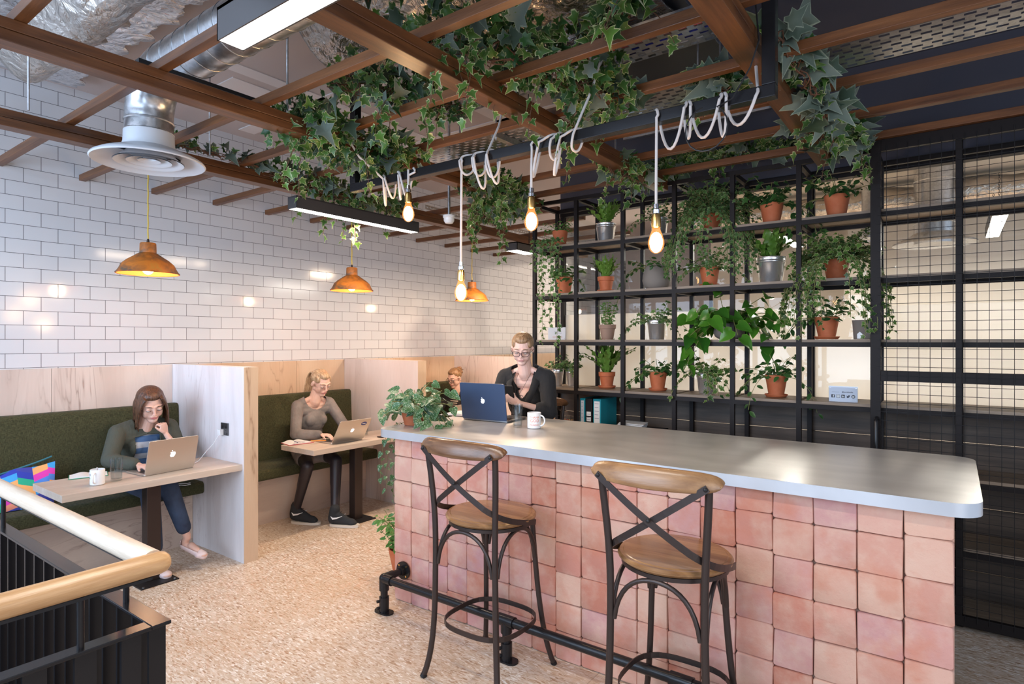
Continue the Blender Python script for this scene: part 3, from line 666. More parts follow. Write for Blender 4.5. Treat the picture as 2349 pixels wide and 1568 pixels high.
# ---------------------------------------------------------------- bistro bar stools (origin on the floor under the seat, backrest toward -Y)
def bez(a, b, c, d, n=10):
    a, b, c, d = map(Vector, (a, b, c, d)); return [a * (1 - s) ** 3 + b * 3 * s * (1 - s) ** 2 + c * 3 * s * s * (1 - s) + d * s ** 3 for s in [i / n for i in range(n + 1)]]
def flatbar(g, pts, w, th, up):
    """flat strip swept along pts, width direction stays near 'up'"""
    pts = [Vector(p) for p in pts]; vs = []; fs = []; k = len(pts)
    for i, p in enumerate(pts):
        t_ = (pts[min(i + 1, k - 1)] - pts[max(i - 1, 0)]).normalized(); u = Vector(up[i] if isinstance(up, list) else up)
        u = (u - t_ * u.dot(t_)).normalized(); b = t_.cross(u)
        for (sx, sy) in ((-1, -1), (1, -1), (1, 1), (-1, 1)): vs.append(p + u * (sx * w / 2) + b * (sy * th / 2))
    for i in range(k - 1):
        for j in range(4): fs.append((4 * i + j, 4 * i + (j + 1) % 4, 4 * i + 4 + (j + 1) % 4, 4 * i + 4 + j))
    fs += [(3, 2, 1, 0), tuple(4 * (k - 1) + j for j in range(4))]; g.add(vs, fs)
def make_stool(label, railcol):
    t = thing('bar_stool', label, 'bar stool', (0, 0, 0), group='bistro bar stools with crossed backs')
    S = .80; ST = M['rust']
    G().lathe([(0, S - .034), (.185, S - .034), (.215, S - .030), (.226, S - .020), (.227, S - .012), (.219, S - .004), (.206, S - .003), (.203, S - .0005), (.20, S), (0, S)], n=48).build('seat', M['seatwood'], t, True, sharp=30)
    G().lathe([(.17, S - .05), (.212, S - .05), (.212, S - .034), (.17, S - .034)], n=40, close=True).build('seat_ring', ST, t, True)
    for sx in (-1, 1):
        # rear leg carries on up into the back upright
        p = bez((sx * .232, -.245, .0), (sx * .19, -.20, .14), (sx * .19, -.205, .35), (sx * .185, -.205, .60), 10) + bez((sx * .185, -.205, .60), (sx * .183, -.205, .85), (sx * .20, -.215, .95), (sx * .210, -.236, 1.118), 9)[1:]
        G().tube(p, .0145, 12).build('rear_leg', ST, t, True)
        p = bez((sx * .225, .235, .0), (sx * .18, .19, .14), (sx * .165, .165, .40), (sx * .15, .145, S - .045), 12)
        G().tube(p, .0135, 12).build('front_leg', ST, t, True)
        G().cyl((sx * .225, .235, 0), (sx * .222, .232, .012), .016, n=12).build('foot_cap', M['black'], t, True)
        G().cyl((sx * .232, -.245, 0), (sx * .228, -.240, .012), .017, n=12).build('foot_cap', M['black'], t, True)
    # arched braces under the seat
    LG = [Vector((-.187, -.205, 0)), Vector((.187, -.205, 0)), Vector((.165, .168, 0)), Vector((-.165, .168, 0))]
    for i in range(4):
        a = LG[i]; b = LG[(i + 1) % 4]; m_ = (a + b) / 2 * 1.02
        lo, hi = S - .24, S - .058
        da = (b - a).normalized() * .018
        pts = bez((a.x + da.x, a.y + da.y, lo), (a.x + da.x * 2, a.y + da.y * 2, hi - .04), (m_.x - da.x * 4, m_.y - da.y * 4, hi), (m_.x, m_.y, hi), 9) + bez((m_.x, m_.y, hi), (m_.x + da.x * 4, m_.y + da.y * 4, hi), (b.x - da.x * 2, b.y - da.y * 2, hi - .04), (b.x - da.x, b.y - da.y, lo), 9)[1:]
        G().tube(pts, .0095, 10).build('arched_brace', ST, t, True)
    # flat oval foot ring
    g = G(); pts = []
    for i in range(41):
        a = 2 * math.pi * i / 40; c, s_ = math.cos(a), math.sin(a); k = (abs(c) ** 3.0 + abs(s_) ** 3.0) ** (-1 / 3.0)
        pts.append((.205 * c * k, .20 * s_ * k - .005, .262))
    flatbar(g, pts, .024, .005, (0, 0, 1)); g.build('foot_ring', ST, t)
    # crossed straps: from the ends of the top rail down around the back of the seat
    for sx in (-1, 1):
        off = .006 if sx > 0 else -.002
        pts = bez((sx * .215, -.270, 1.135), (sx * .06, -.278 + off, 1.02), (-sx * .02, -.272 + off, .965), (-sx * .14, -.232, .880), 10) + bez((-sx * .14, -.232, .880), (-sx * .205, -.20, .835), (-sx * .232, -.10, .795), (-sx * .222, .07, .765), 9)[1:]
        g = G(); ups = []
        for i, p_ in enumerate(pts):
            s_ = i / (len(pts) - 1); ups.append((0 if s_ < .5 else -sx * .0, 0, 1))
        flatbar(g, pts, .026, .0045, ups); g.build('cross_strap', ST, t)
        G().ell((sx * .208, -.274, 1.130), (.008, .005, .008)).build('rivet', M['black'], t, True)
    G().ell((0, -.281, .988), (.008, .005, .008)).build('rivet', M['black'], t, True)
    # curved wooden top rail
    N = 22; vs = []; fs = []; K = 12
    for i in range(N + 1):
        u = -math.cos(math.pi * i / N); x = u * .258; taper = (1 - min(abs(u), 1) ** 7) ** .5
        taper = max(taper, .04); y = -.30 + .062 * u * u; zc = 1.148 - .004 * u * u
        hh = (.042 - .006 * abs(u)) * taper; dd = .0165 * max(taper, .1) ** .5
        for j in range(K):
            a = 2 * math.pi * j / K; c, s_ = math.cos(a), math.sin(a)
            vs.append((x, y + dd * math.copysign(abs(c) ** .8, c) + .018 + .012 * s_, zc + hh * math.copysign(abs(s_) ** .8, s_)))
    for i in range(N):
        for j in range(K): fs.append((i * K + j, i * K + (j + 1) % K, (i + 1) * K + (j + 1) % K, (i + 1) * K + j))
    fs += [tuple(range(K - 1, -1, -1)), tuple(N * K + j for j in range(K))]
    G().add(vs, fs).build('top_rail', railcol, t, True, sharp=60)
    return t
dark_rail = wood('scuffed_rail', (.10, .045, .02), (.24, .12, .06), 0, 1.4, .25); light_rail = wood('honey_rail', (.22, .11, .05), (.40, .22, .10), 0, 1.4, .3)
s1 = make_stool('bar stool with a dark scuffed top rail, left one in front of the counter', dark_rail); s1.location = (-1.868, 2.36, 0)
s2 = dup(s1, (-.912, 2.35, 0), R(1.5), 'bar stool with a lighter honey brown top rail, right one in front of the counter')
for c in kids(s2):
    if c.name.startswith('top_rail'): c.data = c.data.copy(); c.data.materials[0] = light_rail
s3 = dup(s1, (-2.62, 4.0, 0), R(188), 'bar stool the woman in the black blazer sits on, behind the counter')
# ================================================================ black steel shelving
PX = [-2.947, -2.53, -2.105, -1.684, -1.259, -.828, -.392, .03, .455, .88]
LZ = [.02, .42, .82, 1.22, 1.625, 2.02, 2.43, 2.83]
t = thing('shelving_unit', 'tall black steel grid shelving with brown boards, full of potted plants', 'shelving', (-1.2, 4.53, 0)); SH = t; L = t.location; F0, F1 = 4.325, 4.725
for x in PX:
    for y in (F0 + .015, F1 - .015): G(L).bb(x - .015, x + .015, y - .015, y + .015, 0, 2.845).build('upright', M['shelfblack'], t)
for z in LZ:
    for y in (F0 + .015, F1 - .015): G(L).bb(PX[0] + .015, PX[-1] - .015, y - .0148, y + .0148, z - .0145, z + .0145).build('rail', M['shelfblack'], t)
    for x in PX: G(L).bb(x - .0147, x + .0147, F0 + .03, F1 - .03, z - .0147, z + .0147).build('side_rail', M['shelfblack'], t)
for z in LZ[:-1]:
    for i in range(len(PX) - 1): G(L).bb(PX[i] + .016, PX[i + 1] - .016, F0 + .012, F1 - .03, z + .015, z + .033).build('board', M['board'], t)
BT = {k: z + .033 for k, z in zip('012ABCDT', LZ)}
# dark plank back of the lower shelves
o = G((-1.2, 4.74, .6)); 
for k in range(6): o.bb(PX[0], PX[-1] + .02, 4.735, 4.757, .01 + k * .2, .205 + k * .2)
tag(o.build('plank_backing', M['planks'], bevel=.003), 'dark stained plank backing behind the lower shelves', 'panel')
# ---------------------------------------------------------------- sliding mesh screen
t = thing('mesh_screen', 'black framed sliding screen of welded wire mesh at the right edge', 'screen', (.3, 4.27, 0)); L = t.location
X0, X1 = -.412, 1.30
for n_, b in (('stile', (X0, X0 + .055, .0, 2.87)), ('stile', (.008, .038, .085, 2.80)), ('stile', (X1 - .055, X1, .0, 2.87)), ('top_rail', (X0 + .055, X1 - .055, 2.80, 2.87)), ('bottom_rail', (X0 + .055, X1 - .055, .03, .085)), ('middle_rail', (X0 + .055, .008, 1.405, 1.468)), ('middle_rail', (.038, X1 - .055, 1.405, 1.468))):
    G(L).bb(b[0], b[1], 4.262, 4.302, b[2], b[3]).build(n_, M['shelfblack'], t, bevel=.002)
g = G(L)
x = X0 + .085
while x < X1 - .06: g.cyl((x, 4.258, .06), (x, 4.258, 2.83), .0015, n=6); x += .054
z = .09
while z < 2.82: g.cyl((X0 + .04, 4.2545, z), (X1 - .04, 4.2545, z), .0015, n=6); z += .054
g.build('wire_mesh', M['black'], t)
G(L).tube([(-.378, 4.262, 1.18), (-.378, 4.225, 1.175), (-.378, 4.215, 1.16), (-.378, 4.215, .80), (-.378, 4.225, .785), (-.378, 4.262, .78)], .0115, 12).build('pull_handle', M['blackgloss'], t, True)
# ================================================================ plants
LEAF = {
 'ivy': [(0, 0), (-.20, -.10), (-.40, .02), (-.30, .20), (-.54, .44), (-.22, .52), (0, 1), (.22, .52), (.54, .44), (.30, .20), (.40, .02), (.20, -.10)],
 'heart': [(0, .02), (-.20, -.08), (-.38, .08), (-.40, .32), (-.28, .60), (-.12, .84), (0, 1), (.12, .84), (.28, .60), (.40, .32), (.38, .08), (.20, -.08)],
 'oval': [(0, 0), (-.14, .14), (-.24, .36), (-.25, .58), (-.16, .84), (0, 1), (.16, .84), (.25, .58), (.24, .36), (.14, .14)],
 'small': [(0, 0), (-.22, .3), (-.2, .7), (0, 1), (.2, .7), (.22, .3)]}
def leaf_tpl(kind, fold, curl):
    o = LEAF[kind]; n = len(o); V = []
    for (x, y) in o: V.append((x, y, 1.0))
    for (x, y) in o: V.append((x * .70, .42 + (y - .42) * .74, 0.0))
    V.append((0, .42, 0.0)); V = np.array(V); z = fold * np.abs(V[:, 0]) - curl * (V[:, 1] ** 2)
    P3 = np.stack([V[:, 0], V[:, 1], z], 1); F = []
    for i in range(n):
        j = (i + 1) % n; F.append((i, j, n + j, n + i))
    T = [(n + i, n + (i + 1) % n, 2 * n) for i in range(n)]
    return P3, V[:, 2], F, T
def foliage(name, mat, parent, leaves, kind='ivy', fold=.25, curl=.25, seed=0, extra=None):
    """leaves: (pos, forward, normal, size)"""
    org = np.array(parent.location if parent else (0, 0, 0)); P3, rim, F, T = leaf_tpl(kind, fold, curl); r = np.random.RandomState(seed)
    n = len(leaves); pos = np.array([tuple(l[0]) for l in leaves]).reshape(-1, 3) - org; f = np.array([tuple(l[1]) for l in leaves]).reshape(-1, 3); u = np.array([tuple(l[2]) for l in leaves]).reshape(-1, 3); s = np.array([l[3] for l in leaves])
    f /= np.linalg.norm(f, axis=1, keepdims=True) + 1e-9; x = np.cross(f, u); x /= np.linalg.norm(x, axis=1, keepdims=True) + 1e-9; u = np.cross(x, f)
    k = len(P3); cv = r.uniform(.5, 1.5, n)
    V = pos[:, None, :] + s[:, None, None] * (P3[None, :, 0, None] * x[:, None, :] + P3[None, :, 1, None] * f[:, None, :] + (P3[None, :, 2, None] * cv[:, None, None]) * u[:, None, :])
    V = V.reshape(-1, 3); base = (np.arange(n) * k)[:, None, None]
    FQ = (np.array(F)[None] + base).reshape(-1, 4); FT = (np.array(T)[None] + base).reshape(-1, 3)
    RIM = np.tile(rim, n); RND = np.repeat(r.rand(n), k)
    me = bpy.data.meshes.new(name); nv = len(V); ev = []; 
    if extra:
        EV, EF, ER, EN = extra; EV = np.array(EV) - org; FE = np.array(EF) + nv; V = np.vstack([V, EV]); FQ = np.vstack([FQ, FE]); RIM = np.concatenate([RIM, ER]); RND = np.concatenate([RND, EN])
    me.vertices.add(len(V)); me.vertices.foreach_set('co', V.ravel().astype(np.float32))
    loops_ = np.concatenate([FQ.ravel(), FT.ravel()]); tot = np.concatenate([np.full(len(FQ), 4), np.full(len(FT), 3)])
    me.loops.add(len(loops_)); me.loops.foreach_set('vertex_index', loops_.astype(np.int32)); me.polygons.add(len(tot))
    me.polygons.foreach_set('loop_start', np.concatenate([[0], np.cumsum(tot)[:-1]]).astype(np.int32)); me.polygons.foreach_set('loop_total', tot.astype(np.int32))
    me.polygons.foreach_set('use_smooth', np.ones(len(tot), bool)); me.update(calc_edges=True)
    for nm, dd in (('rim', RIM), ('rnd', RND)): a = me.attributes.new(nm, 'FLOAT', 'POINT'); a.data.foreach_set('value', dd.astype(np.float32))
    me.materials.append(mat); o = bpy.data.objects.new(name, me); COL.objects.link(o)
    if parent: o.parent = parent
    return o
ML = {
 'ivy_var': m_leaf('variegated_ivy', (.022, .065, .020), (.11, .22, .04), (.50, .52, .26), .46),
 'ivy_small': m_leaf('small_ivy', (.04, .10, .03), (.12, .24, .06), (.44, .50, .28), .55, .45),
 'ivy_grey': m_leaf('silk_ivy', (.035, .065, .035), (.16, .20, .17), (.24, .29, .22), .55, .55),
 'ivy_dark': m_leaf('dark_ivy', (.025, .075, .02), (.05, .13, .03), (.13, .24, .08), .6),
 'fern': m_leaf('crinkled_fern', (.06, .15, .02), (.16, .30, .05), (.22, .36, .08), .7, .3),
 'pothos': m_leaf('pothos', (.03, .12, .015), (.07, .22, .02), (.16, .34, .04), .8, .22),
 'satin': m_leaf('satin_pothos', (.03, .10, .035), (.06, .17, .06), (.20, .34, .16), .75, .35, (.42, .52, .42)),
 'herb': m_leaf('soft_herb', (.06, .17, .03), (.12, .28, .06), (.2, .36, .12), .7)}
ML['stem'] = flat('vine_stem', (.16, .17, .05), .7); ML['stem_red'] = flat('woody_vine', (.12, .055, .03), .8)
def vine(r, p, d, L, step, size, droop=1.2, wob=.5, face=None):
    p = Vector(p); d = Vector(d).normalized(); pts = [p.copy()]; lv = []; k = 0; s = 0
    while s < L:
        d = (d + Vector((r.uniform(-wob, wob), r.uniform(-wob, wob), r.uniform(-wob, wob) - droop)) * step * 4).normalized()
        p = p + d * step; s += step; pts.append(p.copy()); k += 1
        side = d.cross(Vector((0, 0, 1)));
        if side.length < .05: side = Vector((r.uniform(-1, 1), r.uniform(-1, 1), 0))
        side.normalize(); f = side * (1 if k % 2 else -1) + d * .4 + Vector((r.uniform(-.5, .5), r.uniform(-.5, .5), -.35 + r.uniform(-.4, .3)))
        nn = Vector((r.uniform(-.5, .5) + .35, r.uniform(-.6, .4) - .65, .7)) if face is None else Vector(face) + Vector((r.uniform(-.6, .6), r.uniform(-.6, .6), r.uniform(-.5, .5)))
        pe = p + f.normalized() * size * .25
        lv.append((pe, f, nn, size * r.uniform(.7, 1.25)))
    return pts, lv
def pot_mesh(kind, t, x, y, z, w, h):
    L = t.location; R1 = w / 2
    if kind == 'terra' or kind == 'terra_s':
        zz = z
        if kind == 'terra_s':
            G(L).lathe([(0, z + .001), (R1 * .86, z + .001), (R1 * 1.02, z + .016), (R1 * 1.0, z + .02), (R1 * .84, z + .008), (0, z + .008)], (x, y, 0), 32).build('saucer', M['terra'], t, True); zz = z + .009; h -= .009
        G(L).lathe([(0, zz), (R1 * .66, zz), (R1 * .95, zz + h * .86), (R1 * .98, zz + h), (R1 * .92, zz + h), (R1 * .86, zz + h * .86), (0, zz + h * .84)], (x, y, 0), 32).build('pot', M['terra'], t, True)
    elif kind == 'clay':
        G(L).lathe([(0, z), (R1 * .66, z), (R1 * .86, z + h * .72), (R1 * .97, z + h * .73), (R1, z + h), (R1 * .9, z + h), (R1 * .84, z + h * .84), (0, z + h * .84)], (x, y, 0), 32).build('pot', M['terra_old'], t, True)
    elif kind == 'lip' :
        zz = z + .009
        G(L).lathe([(0, z + .001), (R1 * .9, z + .001), (R1 * 1.06, z + .016), (R1 * 1.04, z + .02), (R1 * .84, z + .008), (0, z + .008)], (x, y, 0), 32).build('saucer', M['terra'], t, True)
        G(L).lathe([(0, zz), (R1 * .66, zz), (R1 * .86, zz + h * .66), (R1 * .97, zz + h * .67), (R1, zz + h * .93), (R1 * .9, zz + h * .93), (R1 * .84, zz + h * .8), (0, zz + h * .78)], (x, y, 0), 32).build('pot', M['terra'], t, True)
    elif kind == 'bucket':
        G(L).lathe([(0, z + .004), (R1 * .70, z + .004), (R1 * .72, z), (R1 * .74, z + .004), (R1 * .94, z + h * .78), (R1 * .965, z + h * .79), (R1 * .945, z + h * .81), (R1 * .95, z + h * .84), (R1 * .975, z + h * .85), (R1 * .955, z + h * .87), (R1 * .98, z + h * .98), (R1 * 1.01, z + h), (R1 * .96, z + h), (R1 * .92, z + h * .86), (0, z + h * .85)], (x, y, 0), 36).build('bucket', M['bucket'], t, True, sharp=50)
    elif kind == 'stone':
        G(L).lathe([(0, z), (R1 * .62, z + .001), (R1 * .9, z + h * .16), (R1, z + h * .38), (R1 * .96, z + h * .62), (R1 * .78, z + h * .93), (R1 * .72, z + h), (R1 * .64, z + h * .98), (R1 * .66, z + h * .86), (0, z + h * .84)], (x, y, 0), 36).build('pot', M['stone'], t, True)
    G(L).lathe([(0, z + h * .875), (R1 * .82, z + h * .87)], (x, y, 0), 20).build('soil', M['soil'], t)
def plant(kind, px, py, pz, w, h, pot, label, seed, n=14, L=.18, size=.035, up=.9, long_=0, longL=.5, mat=None, group='potted plants on the black shelving', cat='potted plant', name='potted_plant', spread=1.0, longdir=None):
    r = random.Random(seed); t = thing(name, label, cat, (px, py, pz), group=group)
    pot_mesh(pot, t, px, py, pz + .001, w, h); top = pz + h * .9; LV = []; ST = []; EX = None; lk = 'ivy'
    if kind in ('ivy', 'ivyd', 'pothos', 'satin', 'leafy', 'herb'):
        lk = {'ivy': 'ivy', 'ivyd': 'ivy', 'pothos': 'heart', 'satin': 'heart', 'leafy': 'oval', 'herb': 'small'}[kind]
        for i in range(n):
            a = 6.283 * (i + r.random() * .8) / n; q_ = r.uniform(.15, 1) * spread
            d = (math.cos(a) * q_, math.sin(a) * q_ * .75, up * r.uniform(.35, 1.2))
            s0 = (px + math.cos(a) * w * .3 * r.random(), py + math.sin(a) * w * .3 * r.random(), top)
            pts, lv = vine(r, s0, d, L * r.uniform(.55, 1.15), size * .62, size, .9)
            ST.append(pts); LV += lv
        for i in range(long_):
            a = r.uniform(math.pi * 1.0, math.pi * 2.0) if longdir is None else longdir + r.uniform(-.6, .6)
            d = (math.cos(a), math.sin(a) * .8, .5); s0 = (px + math.cos(a) * w * .3, py + math.sin(a) * w * .3, top)
            pts, lv = vine(r, s0, d, longL * r.uniform(.6, 1.1), size * .95, size * .95, 1.7, .35); ST.append(pts); LV += lv
    else:
        # strap fronds with wavy edges, built as curved strips
        EV = []; EF = []; ER = []; EN = []
        for i in range(n):
            a = 6.283 * (i + r.random() * .5) / n; out = r.uniform(.15, 1.0) * spread; hL = L * r.uniform(.75, 1.15); K = 13; b0 = len(EV); rn = r.random(); d = Vector((math.cos(a), math.sin(a), 0)); sd = Vector((-math.sin(a), math.cos(a), 0)); ph = r.uniform(0, 6)
            for k in range(K):
                s_ = k / (K - 1); c = Vector((px, py, top - .01)) + d * (w * .1 + hL * out * s_ ** 1.2 * .62) + Vector((0, 0, hL * (s_ - .30 * out * s_ ** 2.2)))
                ww = size * (.30 + .95 * math.sin(math.pi * min(s_ * .95 + .05, 1)) ** .7) * (1 - s_ ** 5 * .8) * .5
                nz = Vector((0, 0, 1)) * .35 + d * -.4
                for j, e in enumerate((-1, -.5, 0, .5, 1)):
                    wv = math.sin(ph + k * 2.1 + (1.5 if e > 0 else 0)) * .5 * size * abs(e)
                    EV.append(tuple(c + sd * ww * e * (1 + .38 * math.sin(k * 2.4 + ph * e)) + nz * wv)); ER.append(abs(e)); EN.append(rn)
            for k in range(K - 1):
                for j in range(4): q0 = b0 + k * 5 + j; EF.append((q0, q0 + 1, q0 + 6, q0 + 5))
        EX = (EV, EF, ER, EN); LV = [(Vector((px, py, top)), Vector((1, 0, 0)), Vector((0, 0, 1)), .001)]
    mt = mat or {'ivy': 'ivy_small', 'ivyd': 'ivy_var', 'pothos': 'pothos', 'satin': 'satin', 'leafy': 'ivy_dark', 'herb': 'herb', 'fern': 'fern'}[kind]
    foliage('foliage', ML[mt], t, LV, lk, seed=seed, extra=EX)
    if ST:
        g = G(t.location)
        for p in ST: g.tube(p, .0014 + size * .012, 4, False)
        g.build('stems', ML['stem'], t, True, fix=False)
    return t
Y = 4.52
A_, B_, C_, D_ = BT['A'], BT['B'], BT['C'], BT['D']
plant('herb', -2.80, Y, D_, .14, .15, 'terra', 'terracotta pot of bushy green herb at the top left bay of the shelving', 11, 16, .14, .03, .7)
plant('fern', -2.35, Y, D_, .17, .165, 'bucket', 'crinkled green fern in a shiny zinc bucket, top row beside the second upright', 12, 24, .24, .038, spread=1.35)
plant('ivy', -1.90, Y + .05, D_, .145, .165, 'bucket', 'small ivy in a zinc bucket on the top row, behind the rightmost bulb cable', 13, 18, .17, .026, .8, 4, .3)
plant('ivy', -1.46, Y, D_, .16, .15, 'terra', 'huge bushy ivy filling the top row bay and tumbling over the shelf below', 14, 120, .30, .030, .8, 60, .58, spread=1.25)
plant('ivyd', -1.04, Y, D_, .16, .155, 'terra_s', 'glossy ivy in a terracotta pot with saucer, top row right of the huge ivy', 15, 20, .22, .055, .9, 3, .4, mat='ivy_dark')
plant('leafy', -.63, Y, D_, .16, .155, 'terra', 'leafy creeper in a terracotta pot at the right end of the top row', 16, 17, .18, .06, .7, 2, .42, longdir=3.6)
plant('leafy', -2.755, Y, C_, .15, .15, 'terra', 'dark leaved creeper in a terracotta pot, second row at the left end', 21, 15, .14, .055, .8, 3, .28, longdir=5.4)
plant('fern', -2.35, Y, C_, .14, .13, 'lip', 'crinkled fern in a rimmed terracotta pot, second row below the zinc bucket fern', 22, 22, .23, .034, spread=1.35)
plant('leafy', -1.90, Y, C_, .225, .19, 'stone', 'round grey stoneware pot with a sparse trailing creeper, second row', 23, 13, .15, .045, .6, 3, .38, longdir=3.4)
plant('ivy', -1.48, Y, C_, .15, .145, 'terra_s', 'terracotta pot with ivy on a saucer, second row under the huge ivy', 24, 22, .18, .032, .7, 6, .3)
plant('fern', -1.045, Y, C_, .20, .185, 'bucket', 'large crinkled fern in a wide zinc bucket, second row right of centre', 25, 26, .26, .044, spread=1.5)
plant('ivyd', -.63, Y - .02, C_, .17, .15, 'terra', 'round dome of variegated ivy trailing far down beside the mesh screen', 26, 120, .23, .034, .8, 34, .62, spread=1.35)
plant('herb', -2.335, Y, B_, .145, .125, 'clay', 'upright succulent like shrub in a weathered brown clay pot, third row', 31, 16, .17, .032, 2.6, spread=.35)
plant('ivy', -1.90, Y, B_, .155, .155, 'bucket', 'spreading ivy in a zinc bucket, third row', 32, 15, .17, .034, .6, 6, .32)
plant('pothos', -1.33, Y - .02, B_, .22, .13, 'stone', 'big pothos with broad yellow streaked leaves hiding its grey pot, third row', 33, 26, .30, .105, .8, 7, .42, spread=1.3)
plant('leafy', -.69, Y, B_, .155, .15, 'terra_s', 'creeper in a terracotta pot on a saucer, third row at the right end', 34, 13, .17, .055, .7, 2, .3, longdir=3.3)
plant('ivy', -2.83, Y, A_, .12, .15, 'bucket', 'variegated ivy in the left one of two zinc buckets behind the woman in the blazer', 41, 14, .12, .032, .9, 2, .2)
plant('ivy', -2.71, Y + .06, A_, .12, .15, 'bucket', 'variegated ivy in the right one of two zinc buckets, bottom row at the left', 42, 14, .13, .032, .9, 2, .22)
plant('fern', -2.34, Y, A_, .14, .135, 'lip', 'tall crinkled fern in a rimmed terracotta pot, bottom row above the folders', 43, 26, .32, .040, spread=1.3)
plant('leafy', -1.89, Y, A_, .145, .15, 'terra_s', 'creeper in a terracotta pot with saucer, bottom row above the grey parcel', 44, 14, .16, .055, .8, 3, .34, longdir=3.5)
plant('ivyd', -1.50, Y, A_, .16, .155, 'bucket', 'variegated ivy spilling over a zinc bucket, bottom row centre', 45, 18, .17, .042, .7, 8, .32)
plant('leafy', -1.01, Y, A_, .15, .155, 'terra_s', 'creeper in a terracotta pot with saucer, bottom row beside the small sign', 46, 15, .17, .05, .7, 4, .36)
# grey pot with a hanging tag near the mesh
t = thing('plant_pot', 'small grey pot half hidden by trailing ivy at the mesh screen', 'pot', (-.475, 4.5, B_)); G(t.location).lathe([(0, B_ + .001), (.055, B_ + .001), (.062, B_ + .11), (.065, B_ + .125), (.056, B_ + .12), (0, B_ + .10)], (-.475, 4.5, 0), 28).build('pot', M['stone'], t, True)
G(t.location).prism([(-.502, B_ + .005), (-.472, B_ + .005), (-.472, B_ + .035), (-.487, B_ + .05), (-.502, B_ + .035)], 1, 4.437, 4.439).build('tag', M['white'], t)
# ivy hanging down the left end of the shelving
def trail(label, strands, size, mat, seed, kind='ivy', cat='ivy', name='trailing_ivy', org=None, group=None, stem='stem', droop=1.6, wob=.4, step=None):
    r = random.Random(seed); t = thing(name, label, cat, org or strands[0][0], group=group); LV = []; g = G(t.location)
    for s0, d, L in strands:
        pts, lv = vine(r, s0, d, L, step or size * .8, size, droop, wob); LV += lv; g.tube(pts, .0016, 4, False)
    foliage('foliage', ML[mat], t, LV, kind, seed=seed); g.build('stems', ML[stem], t, True, fix=False); return t
trail('curtain of small leaved ivy hanging down the left end of the shelving', [((-2.93 + .035 * i, 4.33 + .03 * (i % 3), 2.50), (.1, -.2, .2), .35 + .16 * ((i * 7) % 5)) for i in range(8)], .036, 'ivy_small', 51, droop=3, org=(-2.83, 4.36, 2.45))
# ---------------------------------------------------------------- ivy garlands wound over the pergola
def garland(label, pts, width, n_s, n_b, seed, hang=0, hl=.3, big=.098, small=.056, up=.04, grey=.5):
    r = random.Random(seed); P_ = [Vector(p) for p in pts]; t = thing('ivy_garland', label, 'ivy garland', P_[0], group='artificial ivy on the pergola'); A = []; B = []; Cc = []; g = G(t.location)
    def at(s):
        k = min(int(s * (len(P_) - 1)), len(P_) - 2); f = s * (len(P_) - 1) - k; return P_[k].lerp(P_[k + 1], f)
    for j in range(5): g.tube([at(i / 24) + Vector((r.uniform(-1, 1), r.uniform(-1, 1), r.uniform(-1, 1))) * width * .35 for i in range(25)], .003, 5, False)
    def put(lst, size):
        p = at(r.random()); a = r.uniform(0, 6.283); q_ = r.random() ** .6 * width
        p = p + Vector((math.cos(a) * q_, r.uniform(-.5, .5) * width, math.sin(a) * q_ * .75 + up))
        f = Vector((math.cos(a) + r.uniform(-.6, .6), r.uniform(-1, .6), r.uniform(-1.1, .4)))
        lst.append((p, f, Vector((.35 + r.uniform(-.7, .7), -.75 + r.uniform(-.6, .5), r.uniform(-.7, .5))), size * r.uniform(.65, 1.25)))
    for i in range(n_s): put(A if r.random() < .75 else Cc, small)
    for i in range(n_b): put(B, big)
    for i in range(hang):
        s0 = at(r.random()); s0 = s0 + Vector((r.uniform(-1, 1) * width * .6, r.uniform(-1, 1) * width * .6, 0))
        p, lv = vine(r, s0, (r.uniform(-.5, .5), r.uniform(-.7, .2), -.2), hl * r.uniform(.4, 1.1), small * .7, small * .95, 1.5, .4); A += lv; g.tube(p, .0018, 4, False)
    foliage('variegated_leaves', ML['ivy_var'], t, A, 'ivy', .45, .4, seed)
    if Cc: foliage('dark_leaves', ML['ivy_dark'], t, Cc, 'ivy', .3, .3, seed + 1)
    if B: foliage('broad_leaves', ML['ivy_grey'], t, B, 'ivy', .45, .6, seed + 2)
    g.build('vine_stems', ML['stem_red'], t, True, fix=False); return t
garland('thin ivy garland on the beam right of the air diffuser', [(-4.05, 1.76, 2.92), (-4.0, 2.1, 2.90), (-3.99, 2.42, 2.88)], .05, 35, 20, 61, 0, big=.10)
garland('ivy garland drooping over the long lamp of the second booth', [(-4.0, 2.45, 2.88), (-3.88, 2.8, 2.80), (-3.85, 3.15, 2.76), (-3.9, 3.7, 2.80)], .12, 310, 33, 62, 9, .38)
garland('dense ivy clump at the left end of the black hanging frame', [(-2.98, 1.92, 2.86), (-2.93, 2.15, 2.84), (-2.9, 2.45, 2.80), (-2.88, 2.75, 2.80)], .20, 634, 52, 63, 9, .35, up=.02)
garland('ivy clump linking the two middle beams behind the bulb cables', [(-2.62, 2.0, 3.02), (-2.40, 2.25, 2.98), (-2.2, 2.5, 2.92)], .16, 256, 33, 64, 6, .34)
garland('largest ivy mass above the counter on the middle beam', [(-1.95, 1.85, 2.98), (-1.72, 2.1, 2.96), (-1.55, 2.35, 2.92), (-1.42, 2.6, 2.90), (-1.50, 2.9, 2.86)], .20, 580, 67, 65, 12, .42, up=.06)
garland('light ivy sprig rising against the foil at the top of the view', [(-2.02, 1.72, 3.12), (-2.0, 1.74, 3.28)], .05, 27, 2, 66, 0)
garland('loose ivy sprays reaching right from the large mass to the upper joist', [(-1.30, 2.35, 3.00), (-1.12, 2.30, 3.02), (-1.02, 2.25, 3.08), (-.9, 2.15, 3.06)], .12, 81, 7, 67, 5, .25, small=.07)
